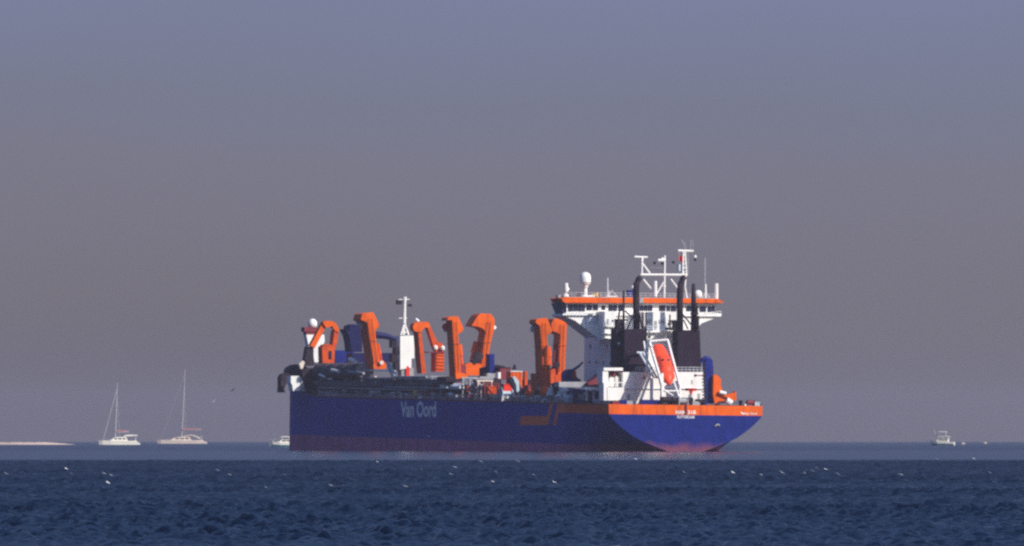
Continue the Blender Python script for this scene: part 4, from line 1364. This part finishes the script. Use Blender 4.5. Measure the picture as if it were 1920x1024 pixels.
def catamaran(px, d, L, mast_h, mast_u, rake, rz, mat, label, hardtop, jib, boom_z, boom_l):
    e = empty('sailing_catamaran', at_sea(px, d, rz))
    tag(e, label, 'sailboat', 'sailing catamarans at anchor beyond the ship')
    for s in (-1, 1):
        bm = B()
        base_w = .75
        prof = [(0, .10, .3, 1.5), (.08, .5, -.3, 1.45), (.3, base_w, -.5, 1.35), (.7, base_w, -.5, 1.25), (.9, base_w * .9, -.3, 1.15), (1, base_w * .8, 0, .5)]
        loft(bm, L, prof)
        bmesh.ops.translate(bm, verts=bm.verts[:], vec=(0, s * L * .22, 0))
        mesh_obj('hull', bm, mat, e)
    bm = B(); box(bm, L * .3, L * .92, -L * .2, L * .2, .75, 1.30); mesh_obj('bridge_deck', bm, mat, e)
    bm = B()
    prism(bm, [(L * .26, -L * .17, 1.30), (L * .36, -L * .17, 2.3), (L * .44, -L * .17, 2.55), (L * .66, -L * .17, 2.6), (L * .70, -L * .17, 1.30)], (0, L * .34, 0))
    cb = mesh_obj('cabin', bm, mat, e)
    for k in range(3):
        bm = B(); x0 = L * (.37 + k * .1); box(bm, x0, x0 + L * .08, -L * .172, -L * .168, 1.75, 2.15); mesh_obj('window', bm, 'glass', cb)
    bm = B()
    if hardtop:
        prism(bm, [(L * .60, -L * .18, 3.05), (L * .72, -L * .18, 3.35), (L * .93, -L * .18, 3.25), (L * .95, -L * .18, 3.0), (L * .78, -L * .18, 2.8), (L * .6, -L * .18, 2.75)], (0, L * .36, 0))
    else:
        pts = [(L * (.50 + .36 * k / 8), 2.2 + 1.15 * math.sin(math.pi * min(1, (k + .6) / 8.6))) for k in range(9)]
        up = [(x, -L * .15, z) for x, z in pts]
        dn = [(x, -L * .15, z - .28) for x, z in pts[::-1]]
        prism(bm, up + dn, (0, L * .30, 0))
    mesh_obj('hardtop', bm, mat, e)
    for s in (-1, 1):
        bm = B()
        tube(bm, [(L * .90, s * L * .16, 1.2), (L * .90, s * L * .16, 3.1)], .08, 5)
        mesh_obj('hardtop_post', bm, 'spar', e)
    bm = B(); tube(bm, [(L * mast_u, 0, 2.4), (L * mast_u + rake * .5, 0, mast_h * .5), (L * mast_u + rake, 0, mast_h)], [.17, .16, .11], 8); ms = mesh_obj('mast', bm, 'spar', e)
    bm = B(); tube(bm, [(L * mast_u + .1, 0, boom_z), (L * mast_u + boom_l, 0, boom_z + .25)], .14, 8); mesh_obj('boom', bm, 'spar', ms)
    bm = B(); tube(bm, [(L * mast_u + .3, 0, boom_z + .3), (L * mast_u + boom_l * .5, 0, boom_z + .45), (L * mast_u + boom_l * .98, 0, boom_z + .45)], [.34, .28, .16], 8); mesh_obj('sail_cover', bm, 'sailcloth', ms)
    bm = B()
    if jib:
        tube(bm, [(L * .10, 0, 1.5), (L * mast_u + rake * .9, 0, mast_h * .9)], .11, 6)
    else:
        tube(bm, [(L * .06, 0, 1.5), (L * mast_u + rake * .95, 0, mast_h * .95)], .03, 5)
    mesh_obj('forestay', bm, 'spar', ms)
    bm = B()
    for s in (-1, 1):
        tube(bm, [(L * mast_u + 1.5, s * L * .2, 1.3), (L * mast_u + rake * .85, 0, mast_h * .85)], .025, 4)
    mesh_obj('shroud', bm, 'spar', ms)
    bm = B()
    for k in range(3):
        tube(bm, [(L * .06, 0, 1.5 + k * 0.0), (L * (.05 + .2 * k), (-1) ** k * L * .2, 1.9)], .04, 4)
    mesh_obj('pulpit', bm, 'spar', e)
    return e


catamaran(185.5, 4000, 13.4, 20.3, .40, .6, math.radians(4), 'gelcoat', 'pale cream catamaran with flat hardtop roof, closer to the sandbar', True, True, 4.0, 4.4)
catamaran(296.5, 4600, 18.2, 28.0, .49, 1.2, math.radians(-3), 'gelcoat_warm', 'pinkish catamaran with tall raked mast and rounded bimini roof', False, False, 5.0, 7.6)


def motorboat(px, d, L, rz, label, cover):
    e = empty('motorboat', at_sea(px, d, rz))
    tag(e, label, 'motorboat', 'motorboats near the horizon')
    bm = B()
    loft(bm, L, [(0, .10, .7, 1.55), (.1, L * .08, 0, 1.45), (.3, L * .14, -.3, 1.25), (.65, L * .155, -.3, 1.1), (1, L * .15, -.2, 1.0)])
    mesh_obj('hull', bm, 'gelcoat', e)
    bm = B()
    loft(bm, L, [(0.02, .12, .45, .75), (.1, L * .083, -.05, .7), (.3, L * .143, -.35, .55), (.65, L * .158, -.35, .5), (.995, L * .153, -.25, .45)])
    mesh_obj('boot_stripe', bm, 'teal', e)
    bm = B(); w = L * .11
    prism(bm, [(L * .22, -w, 1.25), (L * .36, -w, 1.95), (L * .74, -w, 1.95), (L * .76, -w, 1.1)], (0, 2 * w, 0)); cb = mesh_obj('cabin', bm, 'gelcoat', e)
    for k in range(3):
        bm = B(); x0 = L * (.36 + k * .13); box(bm, x0, x0 + L * .11, -w - .02, -w + .02, 1.45, 1.8); mesh_obj('window', bm, 'glass', cb)
    bm = B(); w = L * .12
    prism(bm, [(L * .30, -w, 2.62), (L * .38, -w, 2.85), (L * .78, -w, 2.80), (L * .82, -w, 2.6)], (0, 2 * w, 0)); mesh_obj('hardtop', bm, 'gelcoat', e)
    for x in (.36, .55, .76):
        for s in (-1, 1):
            bm = B()
            tube(bm, [(L * x, s * w * .85, 1.9), (L * x, s * w * .85, 2.65)], .07, 5)
            mesh_obj('hardtop_post', bm, 'gelcoat', e)
    bm = B()
    for s in (-1, 1):
        tube(bm, [(L * .02, 0, 2.1), (L * .12, s * L * .08, 2.0), (L * .3, s * L * .13, 1.85)], .04, 4)
        for u, ww in ((.12, .08), (.3, .13)):
            tube(bm, [(L * u, s * L * ww, 1.35), (L * u, s * L * ww, 2.0)], .035, 4)
    mesh_obj('bow_rail', bm, 'spar', e)
    if cover:
        bm = B(); w = L * .09
        prism(bm, [(L * .34, -w, 4.05), (L * .40, -w, 4.35), (L * .66, -w, 4.3), (L * .68, -w, 4.05)], (0, 2 * w, 0)); mesh_obj('tower_top', bm, 'gelcoat', e)
        bm = B()
        for x in (.38, .64):
            for s in (-1, 1):
                tube(bm, [(L * x, s * w * .85, 2.8), (L * x, s * w * .8, 4.1)], .06, 5)
        mesh_obj('tower_leg', bm, 'spar', e)
        bm = B(); tube(bm, [(L * .30, 0, 2.6), (L * .14, 0, 4.9)], .06, 5); mesh_obj('outrigger', bm, 'spar', e)
    return e


motorboat(504.5, 3250, 9.5, math.radians(6), 'white cabin motorboat half hidden behind the bow of the ship', False)
motorboat(1744.5, 3800, 7.6, math.radians(-12), 'small white sport boat with raised tower, alone right of the ship', True)
for px, d, lab in ((1801, 4300, 'tiny pale dinghy on the horizon just right of the sport boat'), (1843, 4700, 'tiny faint dinghy on the horizon farthest right')):
    e = empty('dinghy', at_sea(px, d, .1))
    e.scale = (.6, .6, .6)
    tag(e, lab, 'dinghy', 'dinghies far off by the horizon')
    bm = B(); loft(bm, 2.8, [(0, .1, .2, .65), (.3, .6, -.1, .5), (1, .6, -.1, .45)]); mesh_obj('hull', bm, 'gelcoat_warm', e)
    bm = B(); lathe(bm, (1.5, 0, .4), [(.25, 0), (.28, .3), (.24, .6), (.12, .75), (.15, .85), (.05, 1.0)], 8); mesh_obj('console', bm, 'gelcoat_warm', e)

# sandbar on the left
bm = B()
d = 4050.0
N = 40
x0, x1 = (-60 - 960) / F * d, (142 - 960) / F * d
prev = None
rs = random.Random(3)
hs = []
for i in range(N + 1):
    u = i / N
    x = x0 + (x1 - x0) * u
    taper = min(1.0, (1 - u) / .30)
    h = (.80 + .08 * rs.uniform(-1, 1)) * taper ** .7
    w = 14 * (0.3 + .7 * taper)
    zz = sea_z(x, d)
    prof = [(-w, -.5), (-w * .55, h * .55), (-w * .2, h), (w * .3, h * .9), (w, -.5)]
    cur = [bm.verts.new((x, d + a, zz + c)) for a, c in prof]
    if prev:
        for k in range(4):
            bm.faces.new([prev[k], prev[k + 1], cur[k + 1], cur[k]])
    prev = cur
sb = mesh_obj('sandbar', bm, 'sand', None, True)
tag(sb, 'low pale sandbar lying on the horizon at far left', None, kind='structure')

# ------------------------------------------------------------------ gulls
def gull_mesh(mats):
    bm = B()
    # body along x
    prof = [(-.24, .012), (-.20, .03), (-.1, .06), (.02, .075), (.12, .06), (.17, .045), (.205, .05), (.235, .035), (.25, .012), (.285, .006)]
    n_ = 8
    rings = []
    for x, r in prof:
        rings.append([bm.verts.new((x, r * math.cos(2 * math.pi * k / n_), r * math.sin(2 * math.pi * k / n_) + (.02 if x > .15 else 0))) for k in range(n_)])
    for a, c in zip(rings[:-1], rings[1:]):
        for k in range(n_):
            bm.faces.new([a[k], a[(k + 1) % n_], c[(k + 1) % n_], c[k]])
    bm.faces.new(rings[0][::-1]); bm.faces.new(rings[-1])
    # tail fan
    prism(bm, [(-.22, -.03, 0), (-.22, .03, 0), (-.36, .07, .005), (-.36, -.07, .005)], (0, 0, .012))
    # wings: inner rises, outer droops
    for s in (-1, 1):
        pts = [(.10, .04, .03), (.13, .16, .08), (.07, .30, .07), (-.02, .40, .03)]
        bck = [(-.13, .04, .03), (-.11, .16, .07), (-.11, .30, .06), (-.07, .40, .03)]
        top = [bm.verts.new((x, s * y, z + .012)) for x, y, z in pts + bck[::-1]]
        bot = [bm.verts.new((x, s * y, z - .006)) for x, y, z in pts + bck[::-1]]
        m_ = len(pts)
        for i in range(m_ - 1):
            f = bm.faces.new([top[i], top[i + 1], top[2 * m_ - 2 - i], top[2 * m_ - 1 - i]]); f.material_index = 1
            bm.faces.new([bot[i], bot[2 * m_ - 1 - i], bot[2 * m_ - 2 - i], bot[i + 1]])
        for i in range(2 * m_):
            j = (i + 1) % (2 * m_)
            bm.faces.new([top[i], bot[i], bot[j], top[j]])
    o = mesh_obj('seagull', bm, mats)
    me = o.data
    bpy.data.objects.remove(o)
    return me


GM = gull_mesh(['gull', 'gull'])
GD = gull_mesh(['gull_dark', 'gull_dark'])


def gull(px, py, d, label, me=GM, s=1.0, rz=0.0, bank=-28.0, group='white gulls skimming over the water'):
    o = link('seagull', me)
    o.matrix_world = Matrix.Translation(((px - 960) / F * d, d, CAM_Z + (EYE_Y - py) / F * d)) @ Matrix.Rotation(math.radians(90) + rz, 4, 'Z') @ Matrix.Rotation(math.radians(bank), 4, 'X') @ Matrix.Diagonal((s, s, s, 1))
    tag(o, label, 'gull', group)
    return o


GULLS = [(11, 888, 1), (124, 879, 1), (134, 888, .7), (195, 888, 1), (208, 891, .9), (202, 905, 1), (408, 882, .9), (430, 890, .9), (532, 889, .6), (499, 914, .9), (620, 910, .95), (760, 912, 1.15), (707, 866, .6), (853, 876, .8), (845, 889, .8), (791, 881, .6), (901, 865, .9),
         (930, 885, .8), (924, 903, .9), (970, 865, 1), (1000, 890, .8), (1039, 904, 1), (1067, 879, .7), (1192, 861, .7), (1282, 885, .6), (1374, 886, 1), (1427, 890, .7), (1466, 886, 1.1), (1523, 883, .9), (1531, 877, .7), (1509, 887, .6), (1548, 880, 1.1), (1571, 889, 1), (1689, 890, 1), (1757, 861, .8), (1826, 860, .7), (1856, 886, .7)]
OWN = {
    (11, 888): 'white gull nearest the left edge of the water',
    (124, 879): 'white gull over dark water below the right end of the sandbar',
    (134, 888): 'faint gull just right of and below the gull under the sandbar end',
    (195, 888): 'left gull of the close pair below the cream catamaran',
    (202, 905): 'white gull lower than the close pair under the cream catamaran',
    (208, 891): 'right gull of the close pair below the cream catamaran',
    (408, 882): 'white gull low over water just right of the pinkish catamaran, upper of two',
    (430, 890): 'white gull low over water just right of the pinkish catamaran, lower of two',
    (499, 914): 'white gull far down the dark water left of the half hidden motorboat',
    (532, 889): 'faint gull over dark water directly below the half hidden motorboat',
    (620, 910): 'white gull low over dark water below the bow end of the hull',
    (707, 866): 'faint gull over the pale strip, left of the ship side lettering',
    (760, 912): 'brightest white gull, low over dark water below the ship side lettering',
    (791, 881): 'faint gull under the ship side lettering, above the brightest gull',
    (845, 889): 'white gull right of the ship side lettering, lower of a close pair',
    (853, 876): 'white gull right of the ship side lettering, upper of a close pair',
    (901, 865): 'white gull over the pale strip below the middle of the hull side',
    (924, 903): 'white gull below the middle of the hull side, lowest of three in a column',
    (930, 885): 'white gull below the middle of the hull side, middle of three in a column',
    (970, 865): 'white gull over the pale strip beneath the orange stripe emblem',
    (1000, 890): 'white gull over dark water below the orange stripe emblem, left of a lower gull',
    (1039, 904): 'lowest white gull below the right end of the orange stripe emblem',
    (1067, 879): 'faint gull over dark water below the left edge of the wheelhouse',
    (1192, 861): 'faint gull over the pale strip beneath the left curve of the stern',
    (1282, 885): 'faint gull over dark water directly below the stern name',
    (1374, 886): 'bright gull over dark water below the right half of the stern',
    (1427, 890): 'small gull over dark water below the right stern corner',
    (1466, 886): 'bright gull just right of the ship, left of the loose cluster of gulls',
    (1509, 887): 'faintest, leftmost gull of the loose cluster right of the ship',
    (1523, 883): 'white gull in the middle of the loose cluster right of the ship',
    (1531, 877): 'small topmost gull of the loose cluster right of the ship',
    (1548, 880): 'brightest gull of the loose cluster right of the ship',
    (1571, 889): 'rightmost and lowest gull of the loose cluster right of the ship',
    (1689, 890): 'lone white gull between the loose cluster and the far sport boat',
    (1757, 861): 'gull over the pale strip just below the white sport boat',
    (1826, 860): 'faint gull over the pale strip below the far dinghies',
    (1856, 886): 'faint gull over dark water nearest the right edge',
}
rg = random.Random(12)
for px, py, s in GULLS:
    # height of flight 0.35 m over the water at the distance where the line of sight comes that low
    v = (py - EYE_Y) / F
    d = 1000.0
    for _ in range(12):
        d = (CAM_Z - .35 - sea_z(0, d)) / v
    gull(px, py, d, OWN[px, py], GM, s * rg.uniform(.52, .64) * d / 1150.0, rg.uniform(-.5, .5), rg.uniform(14, 34))
gull(436.5, 732, 1500, 'dark gull flying high left of the ship bow', GD, 1.0, .4, -30, 'gulls in the air')
gull(401, 752.5, 1700, 'pale gull flying just below the dark one, left of the bow', GM, .8, .3, -35, 'gulls in the air')

# ------------------------------------------------------------------ haze
bm = B()
box(bm, -8990, 8990, -990, 13990, -21.5, 44.5)
hm, n, l, b = new_mat('haze')
n.remove(b)
pv = n.new('ShaderNodeVolumePrincipled')
pv.inputs['Color'].default_value = HAZE_COLOR
pv.inputs['Density'].default_value = HAZE_DENSITY
pv.inputs['Anisotropy'].default_value = HAZE_ANISO
l.new(pv.outputs['Volume'], n['Material Output'].inputs['Volume'])
hz = mesh_obj('haze', bm, hm)
hz['kind'] = 'stuff'
hz['label'] = 'thin mauve haze lying over the sea'
